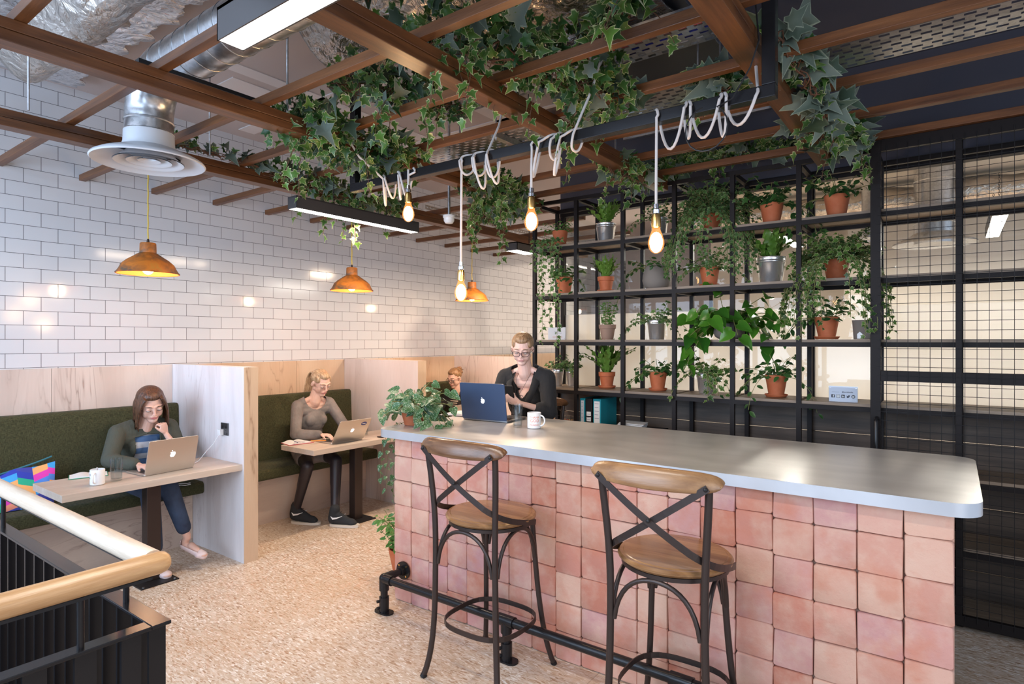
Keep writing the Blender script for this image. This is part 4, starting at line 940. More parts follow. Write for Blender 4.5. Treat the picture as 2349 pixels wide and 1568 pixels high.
garland('broad leaved ivy hanging at the top edge left of the right beam', [(-.95, 1.98, 3.04), (-.82, 2.0, 3.0), (-.70, 2.02, 2.98)], .09, 45, 28, 68, 2, .2, big=.11)
garland('ivy clump behind the right beam above the wound cables', [(-.98, 2.95, 2.92), (-.86, 2.9, 2.82)], .09, 54, 23, 69, 2, .2, big=.11)
garland('grey green ivy trailing along the right beam below the perforated tray', [(-.60, 2.66, 2.93), (-.55, 2.86, 2.86), (-.52, 3.1, 2.78), (-.50, 3.35, 2.74)], .07, 48, 52, 70, 2, .2, big=.115)
garland('ivy bunch at the far end of the right beam above the terracotta pots', [(-.62, 3.5, 2.80), (-.52, 3.9, 2.80), (-.55, 4.3, 2.86)], .13, 229, 46, 71, 5, .3)
garland('ivy running along the top edge of the shelving', [(-2.05, 4.30, 2.90), (-1.7, 4.32, 2.92), (-1.3, 4.32, 2.94), (-.85, 4.32, 2.92)], .10, 351, 57, 72, 6, .25)
garland('ivy hanging below the middle beam over the counter end', [(-2.86, 3.3, 2.86), (-2.84, 3.7, 2.76), (-2.88, 4.0, 2.72)], .19, 445, 52, 73, 8, .4)
garland('small ivy strands at the sensor between the far booths', [(-3.3, 3.9, 2.78), (-3.2, 4.1, 2.66)], .08, 67, 5, 74, 4, .32)
garland('ivy patch under the far end of the middle beam', [(-1.82, 3.5, 2.78), (-1.78, 3.9, 2.80), (-1.95, 4.2, 2.86)], .10, 135, 28, 75, 4, .26)
# ---------------------------------------------------------------- plants on and beside the counter
WT = 1.0865
plant('satin', -3.04 + .12, 2.86, WT, .20, .125, 'terra', 'silver speckled satin pothos in a terracotta pot on the left end of the worktop', 81, 30, .20, .075, .75, 6, .38, group='plants at the counter', longdir=.1, spread=1.5)
trail('satin pothos strands hanging down over the left end of the counter', [((-3.02, 2.83, 1.095), (-1, -.25, .12), .42), ((-3.02, 2.90, 1.095), (-1, .1, .1), .60), ((-3.02, 2.87, 1.095), (-1, -.1, .12), .52)], .04, 'satin', 82, 'heart', droop=2.4, wob=.2, org=(-3.03, 2.86, 1.09), step=.045)
plant('herb', -3.10, 2.95, 0, .24, .20, 'terra', 'leafy green plant in a terracotta pot on the floor behind the counter end', 83, 34, .26, .055, 1.2, group='plants at the counter', spread=.8)
# ================================================================ stair railing in the corner
t = thing('stair_railing', 'black steel stair railing with a thick round beech handrail at the lower left corner', 'railing', (-1.78, .755, 0)); L = t.location
hz = 1.035
G(L).tube([(-4.77, .755, hz), (-1.80, .755, hz)], .030, 24).build('handrail', M['railwood'], t, True)
g = G(L); g.tube([(-1.775, -3.0, hz), (-1.775, .70, hz), (-1.775, .760, hz), (-1.775, .775, hz), (-1.775, .784, hz), (-1.775, .788, hz)], [.0305, .0305, .0305, .027, .019, .008], 24); g.build('handrail', M['railwood_y'], t, True)
G(L).bb(-4.79, -1.757, .735, .785, .862, .872).build('flat_bar', M['blackgloss'], t, bevel=.002)
G(L).bb(-1.805, -1.757, -3.0, .7345, .862, .872).build('flat_bar', M['blackgloss'], t, bevel=.002)
G(L).bb(-4.77, -1.80, .75, .762, .995, 1.003).build('rail_strip', M['black'], t); G(L).bb(-1.782, -1.768, -3.0, .74, .995, 1.003).build('rail_strip', M['black'], t)
k = 0
for x in [-1.79 - .105 * i for i in range(29)]: G(L).bb(x - .005, x + .005, .738, .782, -.35, .862).build('baluster', M['blackgloss'], t)
for y in [.69 - .105 * i for i in range(14)]: G(L).bb(-1.785, -1.773, y - .024, y + .024, -.35, .862).build('baluster', M['blackgloss'], t)
for p_ in ((-1.99, .76), (-3.2, .76), (-4.4, .76)): G(L).cyl((*p_, .872), (*p_, 1.01), .0085, n=12).build('handrail_bracket', M['blackgloss'], t, True)
for p_ in ((-1.778, .575), (-1.778, -.5)): G(L).cyl((*p_, .872), (*p_, 1.01), .0085, n=12).build('handrail_bracket', M['blackgloss'], t, True)
# ================================================================ laptops, cups, books
def text_geo(g, s, size, fn, bold=False, align='CENTER'):
    c = bpy.data.curves.new('t', 'FONT'); c.body = s; c.size = size; c.align_x = align; c.resolution_u = 2
    if bold: c.offset = size * .018
    o = bpy.data.objects.new('t', c); COL.objects.link(o); me = o.to_mesh()
    g.add([fn(v.co.x, v.co.y) for v in me.vertices], [tuple(p.vertices) for p in me.polygons])
    o.to_mesh_clear(); bpy.data.objects.remove(o); bpy.data.curves.remove(c)
APPLE = [(0, -.46), (.12, -.50), (.27, -.44), (.38, -.26), (.42, -.14), (.33, -.06), (.29, .06), (.33, .18), (.40, .24), (.30, .33), (.16, .35), (.0, .30), (-.16, .35), (-.31, .31), (-.41, .18), (-.43, .0), (-.37, -.22), (-.26, -.42), (-.12, -.50)]
LEAFP = [(.0, .38), (.02, .50), (.10, .60), (.20, .64), (.19, .54), (.12, .43)]
def laptop(x, y, z, rz, w, d, ang, body, lidm, label, logo=.045, sticker=False):
    t = thing('laptop', label, 'laptop', (x, y, z), rz, group='open laptops')
    def slab(x0, x1, y0, y1, z0, z1, r): return G().prism(rrect(x0, x1, y0, y1, r, 5), 2, z0, z1)
    slab(-w / 2, w / 2, 0, d, .002, .013, .012).build('base', body, t, True, bevel=.001)
    G().bb(-w / 2 + .02, w / 2 - .02, .045, d * .56, .013, .0145).build('keyboard', M['black'], t)
    G().bb(-.05, .05, d * .62, d * .95, .013, .0136).build('trackpad', body, t)
    a = R(ang - 90); m = Matrix.Rotation(a, 3, 'X')   # lid: local frame leaning back
    def lid(v): p_ = m @ Vector((v[0], v[2], v[1])); return Vector((p_.x, p_.y, p_.z + .013))
    g = G(); h = G().prism(rrect(-w / 2, w / 2, 0, d, .012, 5), 2, -.0065, 0); g.add([lid(v) for v in h.v], h.f); g.build('lid', lidm, t, True, bevel=.001)
    g = G(); h = G().prism(rrect(-w / 2 + .012, w / 2 - .012, .014, d - .012, .004, 3), 2, .0002, .0008); g.add([lid(v) for v in h.v], h.f); g.build('screen', flat('screen_glow', (.5, .55, .6), .2, emis=(.6, .7, .85), es=.5), t)
    g = G()
    for pl in (APPLE, LEAFP): h = G().prism([(-px_ * logo, d * .52 + py_ * logo) for px_, py_ in pl], 2, -.0073, -.0064); g.add([lid(v) for v in h.v], h.f)
    g.build('fruit_logo', m_emit('logo_glow', (.9, .93, 1), .7), t)
    if sticker:
        g = G(); h = G().prism([(w * .30 + .032 * math.cos(q_), d * .78 + .020 * math.sin(q_)) for q_ in [i * .3927 for i in range(16)]], 2, -.0074, -.0066); g.add([lid(v) for v in h.v], h.f); g.build('sticker', flat('blue_sticker', (.03, .05, .22), .4), t)
        g = G(); h = G().prism([(w * .30 + .022 * math.cos(q_), d * .78 + .005 * math.sin(q_)) for q_ in [i * .3927 for i in range(16)]], 2, -.0078, -.0073); g.add([lid(v) for v in h.v], h.f); g.build('sticker_band', M['white'], t)
    return t
alu = flat('warm_aluminium', (.62, .57, .52), .34, .85)
laptop(-4.417, 1.962, .732, R(95.5), .345, .235, 104, alu, alu, 'silver laptop on the nearest booth table, lit logo facing the room')
laptop(-4.430, 3.50, .732, R(89), .345, .235, 122, alu, alu, 'silver laptop with a blue oval sticker on the second booth table', sticker=True)
navy = flat('navy_shell', (.030, .055, .12), .42)
laptop(-2.645, 3.27, 1.0865, R(5), .375, .258, 98, flat('grey_aluminium', (.2, .2, .21), .35, .7), navy, 'large dark navy laptop on the worktop in front of the woman in the blazer', .038)
laptop(-4.42, 4.98, .732, R(100), .32, .22, 110, alu, alu, 'grey laptop of the far booth, half hidden by the counter plant')
M['tumbler'] = m_glass('tumbler_glass', (.90, .92, .92), 1.75); M['water2'] = m_glass('water_body', (.93, .95, .96), 1.33)
def tumbler(x, y, z, r, h, fill, label):
    t = thing('water_glass', label, 'glass', (x, y, z), group='drinking glasses'); L = t.location
    G(L).lathe([(0, z + .001), (r * .86, z + .001), (r * .88, z + .004), (r, z + h), (r - .0016, z + h), (r * .88 - .003, z + .014), (0, z + .012)], (x, y, 0), 32).build('glass', M['tumbler'], t, True)
    if fill: G(L).lathe([(0, z + .0125), (r * .88 - .0034, z + .0145), (r * .93 - .003, z + h * fill), (0, z + h * fill)], (x, y, 0), 28).build('water', M['water2'], t, True)
    return t
tumbler(-4.425, 1.632, .733, .037, .145, .5, 'tall half full water glass on the nearest booth table')
tumbler(-2.285, 3.165, 1.0866, .034, .150, .2, 'tall nearly empty water glass on the worktop beside the white mug')
tumbler(-1.50, 4.47, BT['2'], .034, .10, 0, 'left of two empty tumblers on the dark shelf behind the worktop'); tumbler(-1.37, 4.47, BT['2'], .034, .10, 0, 'right of two empty tumblers on the dark shelf behind the worktop')
tumbler(-4.62, 3.86, .733, .030, .085, .3, 'small glass behind the silver laptop of the second booth')
def mug(x, y, z, r, h, ha, label, text=None, tcol=None, ta=-55, spoon=False):
    t = thing('mug', label, 'mug', (x, y, z), group='white mugs'); L = t.location
    G(L).lathe([(0, z + .001), (r - .004, z + .001), (r, z + .005), (r, z + h - .002), (r - .0015, z + h), (r - .0035, z + h - .001), (r - .004, z + .008), (0, z + .007)], (x, y, 0), 36).build('cup', M['white'], t, True)
    c, s_ = math.cos(R(ha)), math.sin(R(ha)); pts = [(x + c * (r - .002 + .030 * math.sin(a)), y + s_ * (r - .002 + .030 * math.sin(a)), z + h * .5 + h * .33 * math.cos(a)) for a in [math.pi * i / 12 for i in range(13)]]
    G(L).tube(pts, .0052, 10).build('handle', M['white'], t, True)
    if text:
        g = G(L)
        for i, (w_, sz) in enumerate(text):
            text_geo(g, w_, sz, lambda a_, b_, i=i: (x + (r + .0006) * math.cos(R(ta) + a_ / r), y + (r + .0006) * math.sin(R(ta) + a_ / r), z + h * (.66 - .23 * i) + b_))
        g.build('lettering', tcol, t, fix=False)
    if spoon: G(L).tube([(x - .01, y + .01, z + .02), (x + .012, y - .005, z + h + .01)], .0028, 6).ell((x + .013, y - .006, z + h + .012), (.006, .005, .003)).build('spoon', M['chrome'], t, True)
mug(-2.178, 3.20, 1.0866, .0445, .102, 12, 'white mug with orange lettering on the worktop', [('THANK', .019), ('GOD', .026), ('MONDAY', .015)], flat('coral_print', (.75, .22, .12), .5), -52)
mug(-4.40, 1.515, .733, .041, .098, -40, 'white mug with a spoon at the near end of the booth table', [('work', .014), ('.life', .014)], M['black'], -95, True)
def book(x, y, z, rz, w, d, cover, label, name='notebook', curve=.014):
    t = thing(name, label, 'notebook', (x, y, z), rz, group='open notebooks')
    G().bb(-w - .004, w + .004, -.004, d + .004, .001, .004).build('cover', cover, t)
    g = G(); N = 12; vs = []; fs = []
    for sx in (-1, 1):
        b0 = len(vs)
        for i in range(N + 1):
            s_ = i / N; hh = .005 + curve * math.sin(math.pi * min(1, s_ * 1.1 + .05)) ** .8 * (1 - s_ * .55)
            for yy in (0, d): vs.append((sx * w * s_, yy, hh)); vs.append((sx * w * s_, yy, .0042))
        for i in range(N):
            a = b0 + 4 * i; b = a + 4
            fs += [(a, b, b + 2, a + 2), (a, a + 1, b + 1, b), (a + 2, b + 2, b + 3, a + 3)]
        e = b0 + 4 * N; fs.append((e, e + 2, e + 3, e + 1))
    g.add(vs, fs); g.build('pages', M['paper'], t, True, sharp=50); return t
book(-4.665, 1.555, .733, R(72), .105, .15, flat('green_cover', (.03, .30, .16), .5), 'open notebook with a green cover next to the mug on the booth table')
book(-4.66, 3.18, .733, R(80), .11, .17, flat('red_cover', (.6, .03, .05), .5), 'open pad with red edge at the near end of the second booth table', curve=.02)
book(-3.02, 3.36, 1.0866, R(8), .12, .17, flat('taupe_cover', (.25, .19, .19), .6), 'open notebook on the worktop between the plant and the navy laptop', curve=.02)
o = G((-4.55, 3.25, .76)).cyl((-4.60, 3.23, .760), (-4.54, 3.35, .754), .004, n=8).build('pen', flat('orange_pen', (.9, .3, .05), .4), smooth=True); tag(o, 'orange pen lying on the pad in the second booth', 'pen')
o = G((-4.36, 3.85, .733)).prism([(px_ - 4.38, py_ + 3.90) for px_, py_ in rrect(-.036, .036, -.07, .07, .008, 3)], 2, .733, .741).build('phone', M['black'], bevel=.001); tag(o, 'black phone lying behind the silver laptop of the second booth', 'phone')
g = G((-4.62, 3.13, .76)); g.tube([(-4.62 + .014 * math.cos(a), 3.12 + .014 * math.sin(a), .764) for a in [i * .6283 for i in range(11)]], .0012, 5); g.box((-4.60, 3.145, .762), (.045, .012, .002), (0, 0, .6)); g.box((-4.605, 3.10, .763), (.04, .01, .002), (0, 0, -.5)); g.ell((-4.65, 3.11, .764), (.018, .01, .004))
tag(g.build('key_bunch', flat('dark_keys', (.10, .10, .22), .3, .6)), 'small bunch of keys on the pad in the second booth', 'keys')
o = G((-4.9, 2.2, .53)).tube([(-4.80 + .02 * math.sin(i * 1.3), 2.02 + .022 * i, .530 + .004 * (i % 2)) for i in range(13)], .003, 5).tube([(-4.83 + .02 * math.cos(i * 1.1), 2.05 + .02 * i, .538) for i in range(13)], .003, 5).build('coiled_cable', M['white'], smooth=True)
tag(o, 'white charger cable lying on the bench under the nearest booth table', 'cable')
# colourful patchwork pouch on the near bench
def m_patch():
    n = NT('patchwork_cloth'); p = n.sep(); u, v = p[0], p[2]
    s_ = n.math('DIVIDE', u, .085); col_i = n.math('FLOOR', s_); fr = n.math('FRACT', s_); par = n.math('MODULO', n.math('ADD', col_i, 40.0), 2.0)
    zig = n.math('MULTIPLY', fr, n.math('MULTIPLY_ADD', par, 1.4, -.7))
    vv = n.math('ADD', n.math('DIVIDE', v, .040), zig); band = n.math('FLOOR', vv)
    h = n.n.new('ShaderNodeTexWhiteNoise'); h.noise_dimensions = '2D'; n.l(n.comb(col_i, band), h.inputs['Vector'])
    c = n.ramp(h.outputs[0], [(0, (.03, .05, .42)), (.14, (.72, .05, .45)), (.28, (.02, .42, .26)), (.42, (.85, .42, .15)), (.56, (.05, .06, .36)), (.68, (.08, .25, .75)), (.80, (.85, .30, .20)), (.9, (.05, .35, .75))], 'CONSTANT')
    n.P(col=c, rough=.85); n.bump(n.noise(n.vec(), 300, 2), .2, .001); return n.m
t = thing('patchwork_bag', 'colourful zigzag patchwork bag slumped on the near bench', 'bag', (-5.02, 1.19, .527), R(84))
g = G(); N, Mm = 22, 14; vs = []; fs = []
for side in (-1, 1):
    for i in range(N + 1):
        for j in range(Mm + 1):
            u = -1 + 2 * i / N; v = j / Mm; e = (1 - abs(u) ** 3) ** .5 * (math.sin(math.pi * min(v * .93 + .07, 1)) ** .55)
            top = .245 + .05 * u - .03 * (1 - abs(u)); z_ = v * top * (1 - .12 * abs(u) ** 3) + .004; yb = side * (.075 * (1 - v * .75)) * e + .13 * v
            vs.append((u * .30 * (1 - .1 * (1 - v)), yb, z_ + .012 * math.sin(u * 7) * v))
    b0 = 0 if side < 0 else (N + 1) * (Mm + 1)
    for i in range(N):
        for j in range(Mm): a = b0 + i * (Mm + 1) + j; fs.append((a, a + 1, a + Mm + 2, a + Mm + 1))
g.add(vs, fs); g.build('cloth_body', m_patch(), t, True)
G().tube([(-.28 + .56 * i / 12, .128 + .008 * math.sin(i), .205 + .105 * i / 12 - .03 * math.sin(math.pi * i / 12)) for i in range(13)], .006, 8).build('zip_edge', flat('teal_zip', (.03, .16, .2), .7), t, True)
# ================================================================ signs and things on the dark lower shelf
def sign(x, y, z, w, h, label, lines, icons=0, tint=(.55, .58, .72)):
    t = thing('counter_sign', label, 'sign', (x, y, z), group='small acrylic signs'); L = t.location
    G(L).bb(x - w / 2, x + w / 2, y, y + .004, z, z + h).build('card', flat('sign_card', tint, .3), t)
    G(L).bb(x - w / 2 - .004, x + w / 2 + .004, y - .003, y - .001, z, z + h + .003).build('acrylic_cover', M['glass'], t)
    for txt, sz, cx_, zz, m_, b_ in lines:
        g = G(L); text_geo(g, txt, sz, lambda a_, c_: (x + cx_ * w + a_, y - .0005, z + zz * h + c_), b_); g.build('lettering', m_, t, fix=False)
    g = G(L)
    for sx in (-1, 1):
        for sz in (.1, .9): g.cyl((x + sx * w * .45, y - .006, z + h * sz), (x + sx * w * .45, y, z + h * sz), .002, n=8)
    g.build('fixing', M['chrome'], t); return t
ink = flat('ink', (.03, .03, .05), .5); inkp = flat('pale_ink', (.30, .30, .38), .5)
st = sign(-.577, 4.40, A_ + .001, .164, .100, 'small white sign reading talk to us with social media icons, bottom row at the right', [('talk to us', .0105, -.27, .60, inkp, False), ('@workdotlife', .0112, .15, .60, ink, True)])
L = st.location; x, y, z = -.577, 4.3995, A_ + .001
def rr_ic(cx_, cz_, r_, hole=None): return [(cx_ + a, cz_ + b) for a, b in rrect(-r_, r_, -r_, r_, r_ * .3, 3)]
ic = [x - .058 + .029 * i for i in range(5)]; zc = z + .036
g = G(L); g.prism(rr_ic(ic[0], zc, .0105), 1, y - .0004, y); g.build('icon', ink, st)
g = G(L); text_geo(g, 'f', .024, lambda a_, b_: (ic[0] + .002 + a_, y - .0006, zc - .009 + b_), True); g.build('icon_letter', M['white'], st, fix=False)
g = G(L); g.prism(rr_ic(ic[1], zc, .0105), 1, y - .0004, y); g.build('icon', ink, st)
g = G(L); g.prism(rr_ic(ic[1], zc, .0085), 1, y - .0006, y - .0003); g.build('icon_letter', M['white'], st)
g = G(L); g.tube([(ic[1] + .0048 * math.cos(a), y - .0008, zc + .0048 * math.sin(a)) for a in [i * .5236 for i in range(13)]], .0009, 4); g.ell((ic[1] + .006, y - .0008, zc + .006), (.0011,) * 3); g.build('icon_ring', ink, st)
g = G(L); g.prism(rr_ic(ic[2], zc, .0105), 1, y - .0004, y); g.build('icon', ink, st)
g = G(L); text_geo(g, 'in', .019, lambda a_, b_: (ic[2] + a_, y - .0006, zc - .0065 + b_), True); g.build('icon_letter', M['white'], st, fix=False)
g = G(L); g.prism([(ic[3] + a * .011, zc + b * .011) for a, b in ((-1, .6), (-.5, .35), (0, .3), (.1, .7), (.5, .8), (.8, .6), (1.05, .65), (.85, .3), (.6, -.4), (0, -.8), (-.6, -.8), (-1, -.6), (-.45, -.5), (-.8, -.25), (-.55, -.2), (-1, .15), (-.7, .1))], 1, y - .0004, y); g.build('icon', ink, st)
g = G(L); g.prism([(ic[4] + .011 * math.cos(a), zc + .011 * math.sin(a)) for a in [i * .3927 for i in range(16)]], 1, y - .0004, y); g.build('icon', ink, st)
g = G(L); g.box((ic[4] - .003, y - .0006, zc), (.002, .0004, .013), (0, .3, 0)); g.box((ic[4] + .003, y - .0006, zc), (.002, .0004, .013), (0, .3, 0)); g.box((ic[4], y - .0006, zc - .003), (.013, .0004, .002), (0, .3, 0)); g.box((ic[4], y - .0006, zc + .003), (.013, .0004, .002), (0, .3, 0)); g.build('icon_letter', M['white'], st)
s_l = sign(-2.76, 4.40, B_ + .001, .175, .105, 'small pale card with orange icons behind the hanging ivy, third row at the left', [('talk to us', .014, .0, .62, inkp, False), ('@workdotlife', .013, .08, .48, inkp, False)], tint=(.62, .58, .62))
for i in range(4): g = G(s_l.location); g.tube([(-2.76 - .03 + .026 * i + .0075 * math.cos(a), 4.399, B_ + .025 + .0075 * math.sin(a)) for a in [k * .6283 for k in range(11)]], .0012, 4); g.build('icon', flat('coral_print', (.75, .22, .12), .5), s_l)
Z2 = BT['2']
teal = flat('teal_binder', (.01, .26, .32), .45)
def binder(x0, x1, m_, label, labs):
    t = thing('lever_arch_file', label, 'file', ((x0 + x1) / 2, 4.5, Z2), group='files on the dark shelf'); L = t.location
    G(L).bb(x0, x1, 4.375, 4.66, Z2 + .001, Z2 + .318).build('cover', m_, t, bevel=.003)
    for z0, z1 in labs:
        G(L).bb(x0 + .010, x1 - .010, 4.3735, 4.3752, Z2 + z0, Z2 + z1).build('spine_label', M['paper'], t)
        g = G(L)
        for k in range(2 if z1 - z0 < .1 else 5): g.bb(x0 + .016, x1 - .018 - .004 * (k % 2), 4.3728, 4.3737, Z2 + z1 - .022 - k * .03, Z2 + z1 - .018 - k * .03)
        g.build('handwriting', inkp, t)
    G(L).tube([((x0 + x1) / 2 + .009 * math.cos(a), 4.3735, Z2 + .05 + .009 * math.sin(a)) for a in [i * .5236 for i in range(13)]], .0016, 5).build('finger_ring', M['chrome'], t, True)
binder(-2.515, -2.468, teal, 'thin teal lever arch file, left of the black one', [(.06, .30)]); binder(-2.462, -2.402, M['black'], 'black lever arch file between the two teal ones', [(.13, .165), (.175, .21)]); binder(-2.392, -2.320, teal, 'wide teal lever arch file with a long white spine label', [(.03, .30)])
t = thing('paper_tray', 'dark letter tray with white clips on the dark shelf', 'tray', (-2.02, 4.5, Z2)); L = t.location
G(L).bb(-2.22, -1.86, 4.37, 4.66, Z2 + .085, Z2 + .09).bb(-2.22, -2.215, 4.37, 4.66, Z2 + .001, Z2 + .09).bb(-1.865, -1.86, 4.37, 4.66, Z2 + .001, Z2 + .09).build('tray', M['black'], t)
for x in (-2.20, -1.99): G(L).tube([(x, 4.372, Z2 + .04), (x, 4.355, Z2 + .07), (x, 4.36, Z2 + .10), (x, 4.40, Z2 + .105)], .016, 10, True, .25, up=(0, 1, 0)).build('clip', M['white'], t, True)
t = thing('paper_stack', 'folded stack of white papers on the letter tray', 'papers', (-2.10, 4.45, Z2 + .09)); L = t.location
for k in range(5): G(L).box((-2.10 + .006 * k, 4.47, Z2 + .0955 + .010 * k), (.20, .17, .008), (0, .04, .05 * k)).build('sheet', M['paper'], t, bevel=.003)
t = thing('parcel', 'dark folded garment tied with string on the dark shelf behind the worktop', 'parcel', (-1.72, 4.48, Z2)); L = t.location
G(L).ell((-1.72, 4.48, Z2 + .045), (.20, .11, .046), n=24, m=12).build('folded_cloth', flat('dark_denim', (.035, .035, .05), .85), t, True); g = G(L)
for x in (-1.80, -1.66): g.tube([(x + .02 * math.sin(a), 4.48 + .108 * math.cos(a), Z2 + .046 + .047 * math.sin(a)) for a in [R(i * 15) for i in range(0, 13)]], .0018, 5)
g.build('string', flat('jute', (.45, .30, .16), .8), t, True)
t = thing('wire_basket', 'black wire basket on the dark shelf left of the files', 'basket', (-2.70, 4.5, Z2)); g = G(t.location)
for k in range(5):
    z = Z2 + .003 + .03 * k; g.tube([(-2.86, 4.38, z), (-2.56, 4.38, z), (-2.56, 4.64, z), (-2.86, 4.64, z), (-2.86, 4.38, z)], .0016, 5)
for k in range(11): x = -2.86 + .03 * k; g.tube([(x, 4.38, Z2 + .125), (x, 4.38, Z2 + .003), (x, 4.64, Z2 + .003), (x, 4.64, Z2 + .125)], .0013, 4)
g.build('wire', M['chrome'], t)
t = thing('pencil_pot', 'black pot holding orange and red pencils behind the blazer woman', 'pot', (-2.62, 4.345 + .06, Z2 + .004)); L = t.location
G(L).lathe([(0, Z2 + .005), (.035, Z2 + .005), (.036, Z2 + .095), (.033, Z2 + .095), (.032, Z2 + .01), (0, Z2 + .01)], (-2.66, 4.43, 0), 20).build('pot', M['black'], t, True)
for k, c in enumerate(((.9, .3, .03), (.8, .05, .05), (.9, .35, .05), (.85, .4, .05))):
    G(L).cyl((-2.665 + .008 * k, 4.43, Z2 + .014), (-2.69 + .022 * k, 4.42 + .01 * (k % 2), Z2 + .125), .0038, n=6).build('pencil', flat('pencil_%d' % k, c, .5), t)
# sensor on a conduit
t = thing('ceiling_sensor', 'round white sensor on a grey conduit hanging between the far joists', 'sensor', (-3.30, 3.62, 2.62)); L = t.location
G(L).cyl((-3.30, 3.62, 2.66), (-3.30, 3.62, 3.56), .011, n=12).build('conduit', M['galv'], t, True); G(L).lathe([(0, 2.60), (.030, 2.602), (.042, 2.62), (.044, 2.645), (.05, 2.65), (.05, 2.665), (0, 2.668)], (-3.30, 3.62, 0), 24).build('sensor_head', M['white'], t, True)
# ================================================================ inside the meeting room
t = thing('exhaust_duct', 'steel duct with a wide round diffuser behind the glass', 'duct', (-.15, 6.9, 2.5)); L = t.location
G(L).cyl((-.15, 6.9, 2.56), (-.15, 6.9, 3.30), .16, n=32).build('pipe', M['galv'], t, True); G(L).lathe([(.165, 2.66), (.20, 2.63), (.33, 2.57), (.335, 2.555), (.18, 2.60), (.05, 2.58), (0, 2.58)], (-.15, 6.9, 0), 40).build('diffuser', M['galv'], t, True)
for z in (2.75, 2.95, 3.15): G(L).lathe([(.161, z - .006), (.167, z), (.161, z + .006)], (-.15, 6.9, 0), 28).build('seam', M['galv'], t, True)
t = thing('exhaust_duct', 'narrow steel duct behind the glass next to the mesh screen frame', 'duct', (-.62, 6.6, 2.9)); G(t.location).cyl((-.62, 6.6, 2.62), (-.62, 6.6, 3.30), .09, n=24).build('pipe', M['galv'], t, True)
o = G((.3, 7.3, 3.1)).tube([(-2.8 + .25 * i, 7.45 + .02 * math.sin(i * 2.), 3.12 + .012 * math.sin(i * 1.7)) for i in range(25)], [.13 + .008 * math.sin(i * 2.3) for i in range(25)], 18).build('foil_duct', M['foil_warm'], smooth=True); tag(o, 'crinkled foil wrapped duct under the meeting room ceiling', 'duct')
linlamp(-1.35, -1.25, 5.6, 6.8, 2.62, 'added linear lamp lighting the meeting room behind the glass', [(-1.30, 5.8), (-1.30, 6.6)])
linlamp(.22, .32, 5.5, 6.7, 2.55, 'added linear lamp lighting the meeting room behind the wire mesh', [(.27, 5.7), (.27, 6.5)])
al('meeting_room_fill', (-1.3, 6.2, 2.60), .08, 1.1, 66, (1, .92, .82)); al('meeting_room_fill', (.27, 6.1, 2.53), .08, 1.1, 66, (1, .92, .82))  # added lamps and fill that backlight the frosted film, in place of reflected lamps
# ================================================================ people
def V3(*a): return Vector(a)
def remesh(g, name, mat, parent, vox=.005, smooth=4, cut=None, solid=0, rep=1.0):
    me = bpy.data.meshes.new('tmp'); me.from_pydata(g.v, [], g.f); o = bpy.data.objects.new('tmp', me); COL.objects.link(o)
    import bmesh
    bm = bmesh.new(); bm.from_mesh(me); bmesh.ops.recalc_face_normals(bm, faces=bm.faces); bm.to_mesh(me); bm.free()
    m = o.modifiers.new('r', 'REMESH'); m.mode = 'VOXEL'; m.voxel_size = vox; m.use_smooth_shade = True
    s = o.modifiers.new('s', 'SMOOTH'); s.iterations = smooth; s.factor = .5
    dg = bpy.context.evaluated_depsgraph_get(); nm = bpy.data.meshes.new_from_object(o.evaluated_get(dg)); bpy.data.objects.remove(o)
    if cut:
        bm = bmesh.new(); bm.from_mesh(nm); bmesh.ops.delete(bm, geom=[f for f in bm.faces if cut(f.calc_center_median())], context='FACES')
        for _ in range(3):
            be = [v for v in bm.verts if v.is_boundary]
            mv = {v: sum((e.other_vert(v).co for e in v.link_edges if e.is_boundary), Vector()) / max(1, sum(e.is_boundary for e in v.link_edges)) for v in be}
            for v, c in mv.items(): v.co = v.co.lerp(c, .5)
        bm.to_mesh(nm); bm.free()
    nm.name = name; nm.materials.clear(); nm.materials.append(mat)
    nm.polygons.foreach_set('use_smooth', [True] * len(nm.polygons))
    ob = bpy.data.objects.new(name, nm); COL.objects.link(ob); ob.parent = parent
    if solid: md = ob.modifiers.new('thick', 'SOLIDIFY'); md.thickness = solid; md.offset = 0
    return ob
def xf(g, M4):
    g.v = [tuple(M4 @ Vector(v)) for v in g.v]; return g
def merge(a, b): a.add(b.v, b.f); return a
def head_geo():
    g = G()
    g.ell((0, -.018, .030), (.071, .088, .082)); g.ell((0, .026, .004), (.060, .053, .080)); g.ell((0, .030, -.050), (.047, .046, .050))
    for s in (-1, 1):
        g.cap((s * .046, -.004, -.050), (s * .012, .060, -.094), .016, .013); g.ell((s * .034, .049, -.030), (.022, .017, .026))
        g.ell((s * .0735, -.012, -.006), (.0065, .017, .028), (R(-12), 0, R(s * 14))); g.ell((s * .030, .0705, .006), (.0155, .0115, .0105))
        g.ell((s * .0095, .090, -.029), (.0065, .008, .0055)); g.cap((s * .012, .077, .027), (s * .044, .062, .028), .0075, .006)
    g.ell((0, .066, -.094), (.017, .014, .014)); g.ell((.036, .030, -.042), (.022, .036, .036)); g.ell((-.036, .030, -.042), (.022, .036, .036)); g.cap((0, .077, .022), (0, .095, -.022), .0075, .0085); g.ell((0, .0975, -.026), (.0095, .0095, .008)); g.ell((0, .074, -.058), (.022, .012, .013))
    return g
